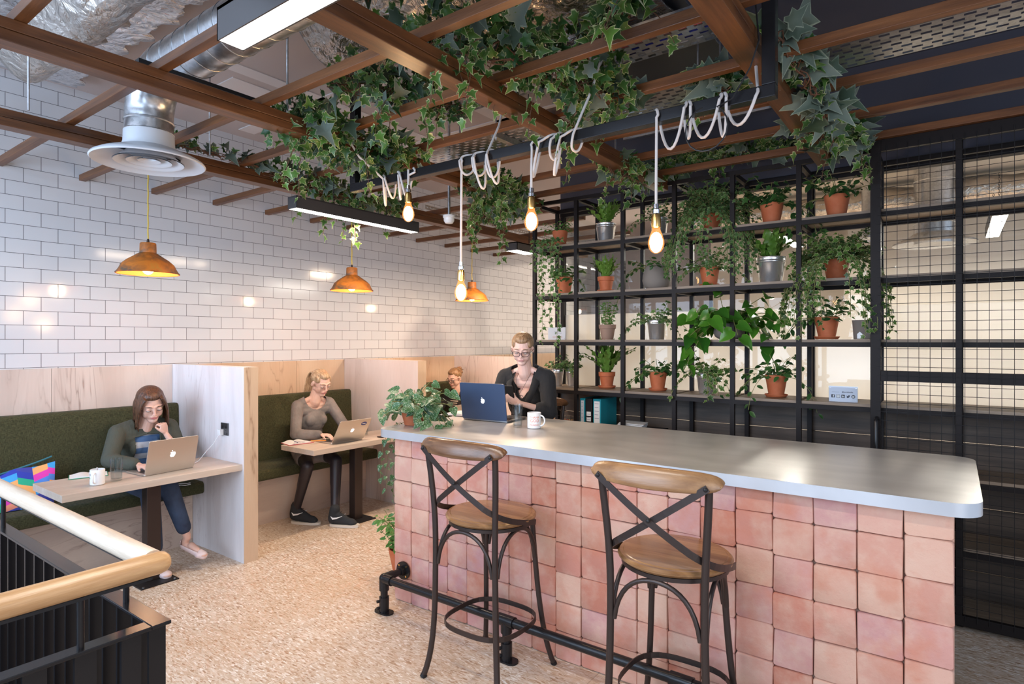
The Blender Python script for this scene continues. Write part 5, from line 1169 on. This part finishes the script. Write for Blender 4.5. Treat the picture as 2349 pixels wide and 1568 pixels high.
def face_parts(t, M4, brow, lip, iris=(.10, .06, .04)):
    g = G()
    for s in (-1, 1): g.tube([(s * (.014 + .034 * i / 6), .0865 - .016 * (i / 6) ** 2 * 1.3, .027 + .0055 * math.sin(math.pi * min(1, i / 6 + .15))) for i in range(7)], [.0016, .0026, .003, .003, .0026, .002, .0012], 6)
    xf(g, M4).build('eyebrows', brow, t, True)
    g = G(); h = G()
    for s in (-1, 1):
        g.ell((s * .030, .0705, .0005), (.0115, .0105, .0085)); h.tube([(s * .030 + .0145 * math.cos(R(a)), .0805 - .004 * abs(math.cos(R(a))), .0005 + .0065 * math.sin(R(a))) for a in range(180, 361, 18)], .0010, 5)
    xf(g, M4).build('eyes', flat('eye_white', (.62, .56, .52), .25), t, True); xf(h, M4).build('eyelashes', flat('lash', (.03, .018, .014), .7), t, True)
    g = G()
    g.tube([(-.022 + .044 * i / 8, .0845 - 14 * (-.022 + .044 * i / 8) ** 2, -.0555 + .0015 * math.cos(i * 1.57)) for i in range(9)], [.0012, .0028, .0038, .004, .0036, .004, .0038, .0028, .0012], 8)
    g.tube([(-.019 + .038 * i / 8, .0845 - 16 * (-.019 + .038 * i / 8) ** 2, -.0635) for i in range(9)], [.001, .003, .0042, .0048, .005, .0048, .0042, .003, .001], 8)
    xf(g, M4).build('lips', lip, t, True)
def hand(g, w, d, n, side, curl=25, size=1.0, spread=4, th=35, curls=None):
    """wrist, direction, palm normal (out of the palm), side: +1 thumb along d x n, else opposite"""
    w = V3(*w); d = V3(*d).normalized(); n = V3(*n); n = (n - d * n.dot(d)).normalized(); lat = d.cross(n) * side; S = size
    k = w + d * .082 * S
    g.tube([w - d * .01, w + d * .02 * S, w + d * .055 * S, k, k + d * .008 * S], [.022 * S, .029 * S, .038 * S, .038 * S, .030 * S], 12, True, .40, up=n)
    for i, (o_, L) in enumerate(((.0285, .068), (.0095, .077), (-.0095, .072), (-.0275, .058))):
        c = curls[i] if curls else curl + i * 3; p = k + lat * o_ * S - d * .006 * S; fd = (d + lat * math.tan(R(spread)) * (1.2 - i * .8)).normalized(); pts = [p]; rr = [.0088 * S]; a = 0
        for j, q_ in enumerate((.44, .31, .25)):
            a += R(c * (.9, 1.15, .8)[j]); dd = fd * math.cos(a) + n * math.sin(a); p = p + dd * L * q_ * S; pts.append(p); rr.append((.0080, .0074, .0062)[j] * S)
        for j in range(3): g.cap(pts[j], pts[j + 1], rr[j], rr[j + 1], 8)
    p = w + d * .022 * S + lat * .022 * S; td = (d * math.cos(R(th)) + lat * math.sin(R(th)) + n * .35).normalized(); p2 = p + td * .040 * S; td2 = (td + d * .35 + n * .2).normalized(); p3 = p2 + td2 * .028 * S
    g.cap(p, p2, .0125 * S, .0098 * S, 8); g.cap(p2, p3, .0096 * S, .0075 * S, 8)
def torso(g, s, e=0.0, skirt=False):
    pe, ch, nb, sr, sl = s['pel'], s['ch'], s['nb'], s['sr'], s['sl']; k = s.get('k', 1)
    ln = -math.atan2((nb - pe).y, (nb - pe).z); ro = (ln, 0, 0); mid = pe.lerp(ch, .5)
    g.ell(pe, (.160 * k + e, .112 + e, .100 + e), ro, 20, 12); g.ell(mid, (.122 * k + e, .088 + e, .13 + e), ro, 20, 12); g.ell(ch, (.138 * k + e, .094 + e, .13 + e), ro, 20, 12)
    up = (nb - ch).normalized(); fw = V3(0, 1, 0) - up * up.y; fw.normalize()
    for x in (-.062, .062): g.ell(ch + fw * .062 + up * .015 + V3(x, 0, 0), (.052 + e, .036 + e, .052 + e), ro)
    g.cap(sr + V3(-.02, 0, -.012), sl + V3(.02, 0, -.012), .046 + e, .046 + e); g.cap(sr + V3(-.03, -.005, -.05), sl + V3(.03, -.005, -.05), .055 + e, .055 + e)
    for q_ in (sr, sl): g.cap(nb + V3(0, -.02, .035), q_ + V3(0, 0, .006), .036 + e, .042 + e)
def arm(g, sh, el, wr, e=0.0, to=1.0, r=(.046, .036, .025)):
    g.cap(sh, el, r[0] + e, r[1] + e); t_ = to; g.cap(el, el.lerp(wr, t_), r[1] + e, r[1] + (r[2] - r[1]) * t_ + e); g.ell(el.lerp(wr, .25 * min(1, t_ * 4)), (r[1] + e,) * 3)
def leg(g, hp, kn, an, e=0.0, to=1.0, r=(.080, .054, .034)):
    g.cap(hp, kn, r[0] + e, r[1] + e); g.cap(kn, kn.lerp(an, to), r[1] + e * .9, r[1] + (r[2] - r[1]) * to + e * .9)
    if to > .4: cb = V3(0, -.018, 0); g.cap(kn.lerp(an, .14) + cb, kn.lerp(an, .45) + cb, .044 + e, .040 + e)
def foot(g, an, toe, r=.030, e=0.0):
    h = an + V3(0, 0, -.055); d = (toe - an); d.z = 0; d.normalize(); h = h - d * .018; g.cap(an + V3(0, 0, .02), h + V3(0, 0, .02), r + e, .030 + e); g.cap(h, toe, .030 + e, .022 + e); g.cap(h.lerp(toe, .35) + V3(0, 0, .02), toe, .030 + e, .020 + e); g.ell(toe, (.036 + e, .036 + e, .020 + e))
def skin_mat(name, c):
    n = NT(name); f = n.noise(n.vec(), 40, 3); n.P(col=n.mix(n.math('MULTIPLY', f, .35), c, tuple(a * b for a, b in zip(c, (.86, .66, .62)))), rough=.5, sub=.12); n.b.inputs['Subsurface Radius'].default_value = (.02, .008, .004); n.bump(n.noise(n.vec(), 260, 2), .05, .001); return n.m
def hair_mat(name, c0, c1, sc=(170, 30, 22)):
    n = NT(name); f = n.noise(n.vec(sc), 1, 3, .6, .2); n.P(col=n.ramp(f, [(.35, c0), (.65, c1)]), rough=.42); n.bump(f, .6, .004); return n.m
def lock(g, pts, r0, r1, n=8, flat=.6):
    pts = [V3(*p) for p in pts]; q_ = []
    if len(pts) == 4: q_ = bez(*pts, 9)
    else: q_ = pts
    g.tube(q_, [r0 + (r1 - r0) * (i / (len(q_) - 1)) ** 1.4 for i in range(len(q_))], n, True, flat)
def glasses_geo(t, M4, col, w=.026, h=.019):
    g = G()
    for s in (-1, 1):
        g.tube([(s * .031 + w * math.copysign(abs(math.cos(a)) ** .75, math.cos(a)), .0965 - .010 * (math.cos(a) * s > 0) * abs(math.cos(a)), -.003 + h * math.copysign(abs(math.sin(a)) ** .8, math.sin(a))) for a in [i * math.pi / 12 for i in range(25)]], .0021, 6)
        g.tube([(s * .056, .087, .006), (s * .070, .05, .006), (s * .078, .0, .004), (s * .079, -.022, -.012)], .0019, 6)
    g.tube([(-.006, .096, .0), (0, .0985, .003), (.006, .096, .0)], .002, 6)
    xf(g, M4).build('glasses', col, t, True)
def hmat(c, yaw, pitch, roll, s=1.0): return Matrix.Translation(c) @ Euler((R(-pitch), 0, 0)).to_matrix().to_4x4() @ Matrix.Scale(s, 4) if False else Matrix.Translation(c) @ (Matrix.Rotation(R(yaw), 4, 'Z') @ Matrix.Rotation(R(roll), 4, 'Y') @ Matrix.Rotation(R(-pitch), 4, 'X')) @ Matrix.Diagonal((s * 1.11, s, s, 1))
def neck(g, nb, M4, r=.052):
    a = M4 @ V3(0, -.022, -.045); g.cap(nb + V3(0, -.02, -.03), a, r + .006, r); g.cap(nb + V3(0, 0, -.02), M4 @ V3(0, .0, -.055), r - .004, r - .010)
def base_body(t, s, skin, arms=True, legs=True, vox=.0042):
    g = G(); torso(g, s, -.014); neck(g, s['nb'], s['M']); merge(g, xf(head_geo(), s['M']))
    for a, b, c in (('sr', 'er', 'wr'), ('sl', 'el', 'wl')): arm(g, s[a], s[b], s[c], -.006)
    for h in s['hands']: hand(g, *h)
    for a, b, c, d in (('hr', 'kr', 'ar', 'tr'), ('hl', 'kl', 'al', 'tl')):
        leg(g, s[a], s[b], s[c], -.010); foot(g, s[c], s[d], .028, -.004)
    return remesh(g, 'body', skin, t, vox, 4)
# -------- woman in the nearest booth
t = thing('person', 'woman with long brown hair, olive cardigan and striped top, chin resting on her hand', 'person', (-5.10, 2.02, 0), R(-90), group=None)
s = dict(pel=V3(0, .03, .625), ch=V3(0, .11, .845), nb=V3(0, .155, 1.0), sr=V3(.178, .13, .972), sl=V3(-.178, .14, .980), er=V3(.285, .27, .80), wr=V3(.175, .475, .775), el=V3(-.165, .37, .775), wl=V3(-.085, .30, .945),
         hr=V3(.09, .06, .605), hl=V3(-.09, .06, .605), kr=V3(.10, .47, .575), kl=V3(.0, .53, .600), ar=V3(.095, .56, .09), al=V3(-.10, .60, .215), tr=V3(.085, .70, .022), tl=V3(-.155, .72, .10))
s['M'] = hmat(V3(-.015, .215, 1.165), -10, 26, 5, 1.07)
s['hands'] = [(s['wr'], (-.35, 1, -.12), (0, -.05, -1), -1, 24), (s['wl'], (.25, -.10, 1), (.5, -1.0, 0), 1, 62, .95)]
sk1 = skin_mat('skin_fair', (.72, .45, .35)); base_body(t, s, sk1)
face_parts(t, s['M'], flat('brow_brown', (.07, .035, .02), .8), flat('lips_rose', (.50, .17, .16), .4))
n = NT('striped_knit'); z = n.sep()[2]; f = n.math('MODULO', n.math('ADD', z, .012), .086); st_ = n.math('GREATER_THAN', f, .043)
n.P(col=n.mix(n.noise(n.vec((1, 1, 3)), 260, 2), n.mix(st_, (.50, .53, .58), (.05, .11, .24)), n.mix(st_, (.34, .37, .42), (.08, .16, .32))), rough=.9); n.bump(n.noise(n.vec(), 420, 2), .3, .002)
g = G(); torso(g, s, -.003); remesh(g, 'striped_top', n.m, t, .007, 4, lambda c: c.z > .955 and (V3(c.x, c.y, 0) - V3(0, .17, 0)).length < .088)
g = G(); torso(g, s, .012)
for a, b, c, q_ in (('sr', 'er', 'wr', .82), ('sl', 'el', 'wl', .38)): arm(g, s[a], s[b], s[c], .010, q_, (.052, .042, .034))
olive = NT('olive_jersey'); olive.P(col=(.060, .066, .050), rough=.8); olive.bump(olive.noise(olive.vec((1, 1, .4)), 22, 4), .5, .02)
remesh(g, 'cardigan', olive.m, t, .008, 5, lambda c: (abs(c.x) < .088 and c.y > .10 + (c.z - .62) * .30) or (c.z > .985 and abs(c.x) < .085) or c.z < .60, .004)
g = G(); g.ell(s['pel'] + V3(0, 0, -.01), (.172, .125, .098)); 
for a, b, c, q_ in (('hr', 'kr', 'ar', .80), ('hl', 'kl', 'al', .80)): leg(g, s[a], s[b], s[c], .006, q_, (.084, .060, .042))
dn = NT('blue_denim'); dn.P(col=dn.ramp(dn.noise(dn.vec(), 7, 3), [(.35, (.020, .030, .060)), (.7, (.045, .075, .14))]), rough=.85); dn.bump(dn.noise(dn.vec(), 500, 2), .3, .001)
remesh(g, 'jeans', dn.m, t, .008, 4)
pk = flat('pale_pink_leather', (.72, .56, .54), .45)
for a, b in (('ar', 'tr'), ('al', 'tl')):
    an, to = s[a], s[b]; d = (to - an); d.z = 0; d.normalize(); g = G(); h = an + V3(0, 0, -.060) - d * .022
    g.cap(h + V3(0, 0, .008), to + V3(0, 0, -.004), .033, .029, 12); g.ell(to - d * .02 + V3(0, 0, .002), (.040, .040, .024)); g.cap(h - d * .01 + V3(0, 0, .025), h + V3(0, 0, .0), .026, .030)
    hz_ = to.z - h.z
    remesh(g, 'flat_shoe', pk, t, .006, 3, lambda c: c.z > h.z + hz_ * max(0, min(1, (c - h).dot(d) / max((to - h).dot(d), .01))) + .014 and (c - h).dot(d) < .13 and (c - h).dot(d) > -.018, .004)
M4 = s['M']; hm = hair_mat('brown_hair', (.035, .015, .008), (.14, .060, .028), (160, 160, 14)); g = G()
g.ell((0, -.034, .044), (.080, .090, .085), None, 24, 14); g.ell((0, -.045, -.01), (.078, .072, .10)); g.ell((0, .01, .085), (.052, .058, .035))
for sx in (-1, 1):
    for k in range(7): lock(g, [(sx * .045, .060 - .016 * k, .085), (sx * (.080 + .004 * k), .062 - .018 * k, .03), (sx * (.088 + .005 * (k % 3)), .050 - .016 * k, -.06), (sx * (.082 + .012 * math.sin(k * 2)), .065 - .016 * k, -.17 - .012 * (k % 3))], .017, .006)
for k in range(6): lock(g, [(-.05 + .02 * k, -.09, .04), (-.06 + .024 * k, -.125, -.03), (-.06 + .024 * k, -.12, -.1), (-.07 + .028 * k, -.10, -.20)], .024, .010)
remesh(xf(g, M4), 'hair', hm, t, .0045, 2)
# -------- blonde woman in the second booth
t = thing('person', 'blonde woman with a ponytail in a grey jersey dress typing in the second booth', 'person', (-5.10, 3.52, 0), R(-90))
s = dict(pel=V3(0, .04, .625), ch=V3(0, .115, .885), nb=V3(0, .155, 1.078), sr=V3(.172, .13, 1.036), sl=V3(-.172, .14, 1.041), er=V3(.265, .235, .79), wr=V3(.125, .42, .790), el=V3(-.245, .31, .80), wl=V3(-.095, .46, .790),
         hr=V3(.09, .06, .605), hl=V3(-.09, .07, .605), kr=V3(.30, .47, .530), kl=V3(.03, .52, .545), ar=V3(.305, .31, .125), al=V3(.15, .66, .115), tr=V3(.235, .46, .028), tl=V3(.075, .80, .028))
s['M'] = hmat(V3(-.035, .205, 1.245), -2, 27, 4, 1.05)
s['hands'] = [(s['wr'], (-.5, 1, -.1), (0, 0, -1), -1, 22), (s['wl'], (.25, 1, -.1), (0, 0, -1), 1, 22)]
sk2 = skin_mat('skin_light', (.76, .50, .40)); base_body(t, s, sk2)
face_parts(t, s['M'], flat('brow_blonde', (.22, .13, .07), .8), flat('lips_pink', (.55, .22, .20), .4))
n = NT('grey_jersey'); f = n.noise(n.vec((1, 1, 1)), 5, 4); n.P(col=n.ramp(f, [(.35, (.15, .13, .12)), (.65, (.25, .225, .215))]), rough=.85); n.bump(n.noise(n.vec((1, 1, .5)), 26, 4), .45, .015)
g = G(); torso(g, s, .004)
for a, b, c in (('sr', 'er', 'wr'), ('sl', 'el', 'wl')): arm(g, s[a], s[b], s[c], .006, .9, (.050, .042, .032))
for a, b in (('hr', 'kr'), ('hl', 'kl')): g.cap(s[a], s[a].lerp(s[b], .55), .094, .082)
g.cap(s['hr'].lerp(s['kr'], .5), s['hl'].lerp(s['kl'], .5), .07, .07)
remesh(g, 'dress', n.m, t, .007, 4, lambda c: (c - V3(0, .20, 1.115)).length < .122, .003)
g = G()
for a, b, c in (('hr', 'kr', 'ar'), ('hl', 'kl', 'al')): leg(g, s[a], s[b], s[c], .0, 1.0, (.082, .056, .036))
remesh(g, 'tights', flat('black_tights', (.022, .016, .020), .45), t, .007, 4)
suede = flat('black_suede', (.020, .022, .026), .85)
for a, b in (('ar', 'tr'), ('al', 'tl')):
    an, to = s[a], s[b]; d = (to - an); d.z = 0; d.normalize(); side = V3(0, 0, 1).cross(d); h = an + V3(0, 0, -.06) - d * .02; sh = thing_dummy = None
    g = G(); g.cap(an + V3(0, 0, .035), h + V3(0, 0, .02), .046, .042); g.cap(h + V3(0, 0, .004), to + V3(0, 0, .010), .040, .036); g.cap(h + d * .04 + V3(0, 0, .045), to + V3(0, 0, .008), .036, .026); g.ell(to + V3(0, 0, .006), (.044, .044, .028))
    so = remesh(g, 'sneaker', suede, t, .006, 2)
    hx = V3(h.x, h.y, 0); tx = V3(to.x, to.y, 0) + d * .045; g = G(); vs = []
    for k in range(17):
        a_ = math.pi * 2 * k / 16; c = (hx + tx) / 2; r_ = ((tx - hx).length / 2 + .028); vs.append(c + d * r_ * math.copysign(abs(math.cos(a_)) ** .7, math.cos(a_)) + side * .046 * math.copysign(abs(math.sin(a_)) ** .8, math.sin(a_)))
    vs = vs[:-1]; m_ = len(vs); g.add([v + V3(0, 0, .002) for v in vs] + [v + V3(0, 0, .024) for v in vs], [(i, (i + 1) % m_, (i + 1) % m_ + m_, i + m_) for i in range(m_)] + [tuple(range(m_)), tuple(range(m_, 2 * m_))])
    g.build('sole', flat('offwhite_rubber', (.68, .62, .54), .6), so, True)
    g = G()
    for k in range(5): p = an.lerp(to, .22 + .13 * k) + V3(0, 0, .050 - .012 * k); g.tube([p - side * .022, p + V3(0, 0, .006), p + side * .022], .0028, 6)
    g.build('laces', M['black'], so, True)
    for sd in (-1, 1):
        q0 = h + d * .0 + side * sd * .044 + V3(0, 0, .038); g = G(); g.tube([q0 + V3(0, 0, .004), q0 + d * .018 + V3(0, 0, -.016) + side * sd * .002, q0 + d * .055 + V3(0, 0, -.010) + side * sd * .0005, q0 + d * .105 + V3(0, 0, .008) - side * sd * .006], [.0015, .0095, .006, .0012], 8, True, .35, up=side)
        g.build('side_stripe', M['white'], so, True)
    G().ell(an + V3(0, 0, .055) - d * .0, (.036, .036, .020)).build('sock', flat('white_sock', (.7, .62, .58), .9), t, True)
hm2 = hair_mat('blonde_hair', (.26, .15, .075), (.62, .45, .28)); M4 = s['M']; g = G()
g.ell((0, -.034, .042), (.075, .084, .078), None, 24, 14); g.ell((0, .012, .084), (.050, .056, .034)); g.ell((0, -.112, .040), (.024, .024, .026))
for k in range(7): lock(g, [(-.018 + .006 * k, -.12, .05), (-.03 + .010 * k, -.175, .03), (-.028 + .009 * k, -.17, -.06), (-.020 + .012 * k, -.135, -.17)], .016, .007)
for sx in (-1, 1): g.ell((sx * .050, .004, .046), (.021, .046, .036))
remesh(xf(g, M4), 'hair', hm2, t, .0045, 2)
# -------- woman with the bun in the far booth
t = thing('person', 'woman with a messy bun and glasses in a black cardigan in the far booth', 'person', (-4.98, 5.70, 0), R(176))
s = dict(pel=V3(0, .0, .625), ch=V3(0, .05, .85), nb=V3(0, .085, 1.0), sr=V3(.165, .07, .955), sl=V3(-.165, .07, .955), er=V3(.20, .20, .79), wr=V3(.05, .36, .86), el=V3(-.27, .17, .79), wl=V3(-.30, .33, .80),
         hr=V3(-.02, .05, .605), hl=V3(-.06, -.08, .605), kr=V3(-.42, .12, .57), kl=V3(-.42, -.10, .57), ar=V3(-.40, .12, .11), al=V3(-.40, -.10, .11), tr=V3(-.56, .12, .028), tl=V3(-.56, -.10, .028))
s['M'] = hmat(V3(0, .13, 1.185), 4, 20, 0, 1.0)
s['hands'] = [(s['wr'], (-.4, 1, .2), (0, 0, -1), -1, 30), (s['wl'], (-.3, 1, 0), (0, 0, -1), 1, 25)]
base_body(t, s, sk1, vox=.0055); face_parts(t, s['M'], flat('brow_brown2', (.09, .05, .03), .8), flat('lips_rose2', (.50, .19, .17), .4)); glasses_geo(t, s['M'], M['black'])
n = NT('breton_stripes'); z = n.sep()[2]; n.P(col=n.mix(n.math('GREATER_THAN', n.math('MODULO', z, .026), .015), (.02, .02, .02), (.6, .52, .44)), rough=.85)
g = G(); torso(g, s, -.003); remesh(g, 'striped_top', n.m, t, .008, 4, lambda c: c.z > .975 and V3(c.x, c.y - .10, 0).length < .085)
g = G(); torso(g, s, .010)
for a, b, c in (('sr', 'er', 'wr'), ('sl', 'el', 'wl')): arm(g, s[a], s[b], s[c], .010, .85, (.050, .042, .034))
remesh(g, 'cardigan', flat('black_knit', (.018, .015, .016), .9), t, .009, 4, lambda c: (abs(c.x) < .075 and c.y > .05) or (c.z > .99 and abs(c.x) < .08), .004)
g = G(); g.ell(s['pel'], (.165, .13, .10))
for a, b, c in (('hr', 'kr', 'ar'), ('hl', 'kl', 'al')): leg(g, s[a], s[b], s[c], .006, 1, (.082, .058, .042))
for a, b in (('ar', 'tr'), ('al', 'tl')): foot(g, s[a], s[b], .036, .006)
remesh(g, 'trousers', flat('dark_trousers', (.02, .02, .025), .85), t, .009, 4)
hm3 = hair_mat('auburn_hair', (.12, .055, .022), (.36, .20, .09)); g = G(); g.ell((0, -.030, .044), (.077, .088, .082), None, 24, 14); g.ell((0, .012, .085), (.050, .056, .034))
for k in range(12): g.ell((.030 * math.cos(k * 2.4), -.115 + .02 * math.sin(k * 1.7), .055 + .030 * math.sin(k * 2.4)), (.024, .022, .020))
for k in range(5): lock(g, [(0, -.12, .06), (.05 * math.cos(k * 1.3), -.15, .08), (.06 * math.cos(k * 1.3), -.15, .05), (.05 * math.cos(k * 1.3 + .5), -.14, .02 + .01 * k)], .007, .003)
remesh(xf(g, s['M']), 'hair', hm3, t, .005, 2)
# -------- woman in the black blazer behind the worktop
t = thing('person', 'woman in glasses and a black blazer holding a phone behind the navy laptop', 'person', (-2.73, 3.93, 0), R(-168))
s = dict(pel=V3(0, .0, .905), ch=V3(0, .05, 1.16), nb=V3(0, .07, 1.41), sr=V3(.178, .05, 1.362), sl=V3(-.178, .05, 1.362), er=V3(.235, .13, 1.115), wr=V3(.075, .315, 1.205), el=V3(-.235, .15, 1.110), wl=V3(-.060, .315, 1.185),
         hr=V3(.09, .04, .885), hl=V3(-.09, .04, .885), kr=V3(.14, .14, .50), kl=V3(-.14, .14, .50), ar=V3(.10, .02, .17), al=V3(-.10, .02, .17), tr=V3(.11, .16, .09), tl=V3(-.11, .16, .09))
s['kr'] = V3(.12, .20, .60); s['kl'] = V3(-.12, .20, .60); s['ar'] = V3(.10, .10, .36); s['al'] = V3(-.10, .10, .36); s['tr'] = V3(.11, .22, .285); s['tl'] = V3(-.11, .22, .285)
s['M'] = hmat(V3(.0, .125, 1.585), 16, 22, -2, 1.02)
s['hands'] = [(s['wr'], (-.75, .35, .45), (-.3, -.75, .3), -1, 48, .95), (s['wl'], (.8, .2, .45), (.2, -.85, .3), 1, 48, .95)]
sk4 = skin_mat('skin_pale', (.78, .53, .45)); base_body(t, s, sk4)
face_parts(t, s['M'], flat('brow_fair', (.24, .14, .08), .8), flat('lips_soft', (.58, .28, .26), .4)); glasses_geo(t, s['M'], flat('plum_frame', (.06, .03, .04), .3))
bz = NT('black_wool'); bz.P(col=(.014, .013, .014), rough=.85, sheen=.1); bz.bump(bz.noise(bz.vec((1, 1, .5)), 16, 4), .5, .02)
g = G(); torso(g, s, -.004); remesh(g, 'black_top', flat('black_jersey', (.012, .011, .012), .8), t, .008, 4, lambda c: c.z > 1.20 and c.y > .0 and abs(c.x) < (c.z - 1.20) * .55 + .01 or c.z > 1.33)
g = G(); torso(g, s, .012)
for a, b, c, q_ in (('sr', 'er', 'wr', .30), ('sl', 'el', 'wl', .30)): arm(g, s[a], s[b], s[c], .012, q_, (.054, .046, .036))
remesh(g, 'blazer', bz.m, t, .008, 5, lambda c: (c.y > .05 and abs(c.x) < (c.z - 1.08) * .30 + .004) or (c.z > 1.425 and V3(c.x, c.y - .06, 0).length < .075) or c.z < .83, .005)
for sx in (-1, 1):
    g = G(); P_ = [(sx * .012, .182, 1.085), (sx * .055, .172, 1.20), (sx * .088, .146, 1.32), (sx * .082, .070, 1.405), (sx * .052, .0, 1.435)]
    vs = []
    for i, p in enumerate(P_): wd = (.012, .036, .050, .036, .026)[i]; vs += [V3(*p) + V3(-sx * .004, .004, 0), V3(*p) + V3(sx * wd, -.004 - wd * .35, -wd * .12)]
    g.add(vs, [(2 * i, 2 * i + 1, 2 * i + 3, 2 * i + 2) for i in range(4)]); o = g.build('lapel', bz.m, t, True, fix=False); m_ = o.modifiers.new('th', 'SOLIDIFY'); m_.thickness = .005; m_.offset = 1
g = G(); g.ell(s['pel'] + V3(0, 0, -.01), (.165, .125, .10))
for a, b, c in (('hr', 'kr', 'ar'), ('hl', 'kl', 'al')): leg(g, s[a], s[b], s[c], .006, 1, (.084, .058, .042))
for a, b in (('ar', 'tr'), ('al', 'tl')): foot(g, s[a], s[b], .036, .006)
remesh(g, 'trousers', flat('black_trousers', (.015, .015, .018), .85), t, .009, 4)
g = G(); g.tube([(.056, .03, 1.43), (.048, .125, 1.355), (.020, .180, 1.27), (0, .196, 1.235)], .0013, 5); g.tube([(-.056, .03, 1.43), (-.048, .125, 1.355), (-.020, .180, 1.27), (0, .196, 1.235)], .0013, 5)
for x in (-.022, .022): g.tube([(x + .017 * math.cos(a), .196, 1.215 + .017 * math.sin(a)) for a in [i * .5236 for i in range(13)]], .0016, 5)
g.tube([(-.022, .197, 1.215), (-.010, .197, 1.236), (.012, .197, 1.236), (0, .197, 1.215), (-.010, .197, 1.236)], .0016, 5); g.tube([(.022, .197, 1.215), (.013, .197, 1.243), (.018, .197, 1.246)], .0016, 5)
g.build('bicycle_necklace', M['black'], t, True)
hm4 = hair_mat('fair_hair', (.20, .11, .055), (.44, .28, .16)); g = G(); g.ell((0, -.034, .042), (.0775, .088, .080), None, 24, 14); g.ell((0, .010, .084), (.052, .058, .034)); g.ell((0, -.125, .01), (.026, .024, .030))
for sx in (-1, 1):
    g.ell((sx * .050, .004, .048), (.021, .048, .036))
for k in range(3): lock(g, [(.02 * k - .02, -.13, .0), (.03 * k - .03, -.15, -.04), (.02 * k - .02, -.13, -.08), (.02 * k - .02, -.11, -.11)], .010, .004)
remesh(xf(g, s['M']), 'hair', hm4, t, .0045, 2)
rt = Matrix.Rotation(R(-168), 4, 'Z'); c = Matrix.Translation((-2.73, 3.93, 0)) @ rt @ V3(.005, .352, 1.255)
ph = thing('phone', 'dark phone with a silver rim held up by the woman in the blazer', 'phone', c, R(-168)); g = G(); g.box((0, 0, 0), (.068, .008, .135), (R(-25), 0, 0)); g.build('case', M['black'], ph, bevel=.003)
g = G(); g.box((0, -.0015, 0), (.070, .004, .137), (R(-25), 0, 0)); g.build('rim', M['chrome'], ph, bevel=.002)
s3.location = (-2.73, 3.93, 0); s3.rotation_euler = (0, 0, R(192))
# ================================================================ finer pieces hang under the part they belong to
SUB = {'laptop': (('keyboard', 'base'), ('trackpad', 'base'), ('screen', 'lid'), ('fruit_logo', 'lid'), ('sticker', 'lid')),
       'potted_plant': (('soil', 'pot|bucket'), ('stems', 'foliage')), 'mug': (('lettering', 'cup'),), 'pendant_lamp': (('shade_lining', 'shade'), ('rim', 'shade'), ('cord_grip', 'cord')),
       'bar_stool': (('seat_ring', 'seat'),), 'lever_arch_file': (('spine_label', 'cover'), ('finger_ring', 'cover')), 'booth_partition': (('edge_lipping', 'panel'),),
       'booth_table': (('bolts', 'base_plate'), ('support_plate', 'tabletop')), 'power_socket': (('switch', 'face_plate'), ('pin_holes', 'face_plate')), 'foot_rail': (('tee_fitting', 'pipe'), ('corner_elbow', 'pipe'), ('screw', 'wall_flange')),
       'air_diffuser': (('ring', 'outer_cone'), ('bracket', 'outer_cone')), 'air_duct': (('seam', 'elbow'),), 'exhaust_duct': (('seam', 'pipe'), ('diffuser', 'pipe')), 'counter_sign': (('lettering', 'card'), ('fixing', 'card')),
       'linear_lamp': (('diffuser', 'housing'),), 'pendant_bulb': (('chrome_cap', 'brass_holder'), ('filament', 'bulb')), 'ventilation_trunk': (('flange', 'section'),), 'person': (('eyes', 'body'), ('eyelashes', 'body'), ('eyebrows', 'body'), ('lips', 'body'), ('lapel', 'blazer'))}
allk = {}
for o in list(COL.objects):
    if o.parent is not None: allk.setdefault(o.parent.name, []).append(o)
for o in list(COL.objects):
    if o.parent is None and o.get('label') and o.name.split('.')[0] in SUB:
        ch = allk.get(o.name, [])
        for cn, pn in SUB[o.name.split('.')[0]]:
            ps = [c for c in ch if c.name.split('.')[0] in pn.split('|')]
            if not ps: continue
            for c in ch:
                if c.name.split('.')[0] == cn: c.parent = ps[0]
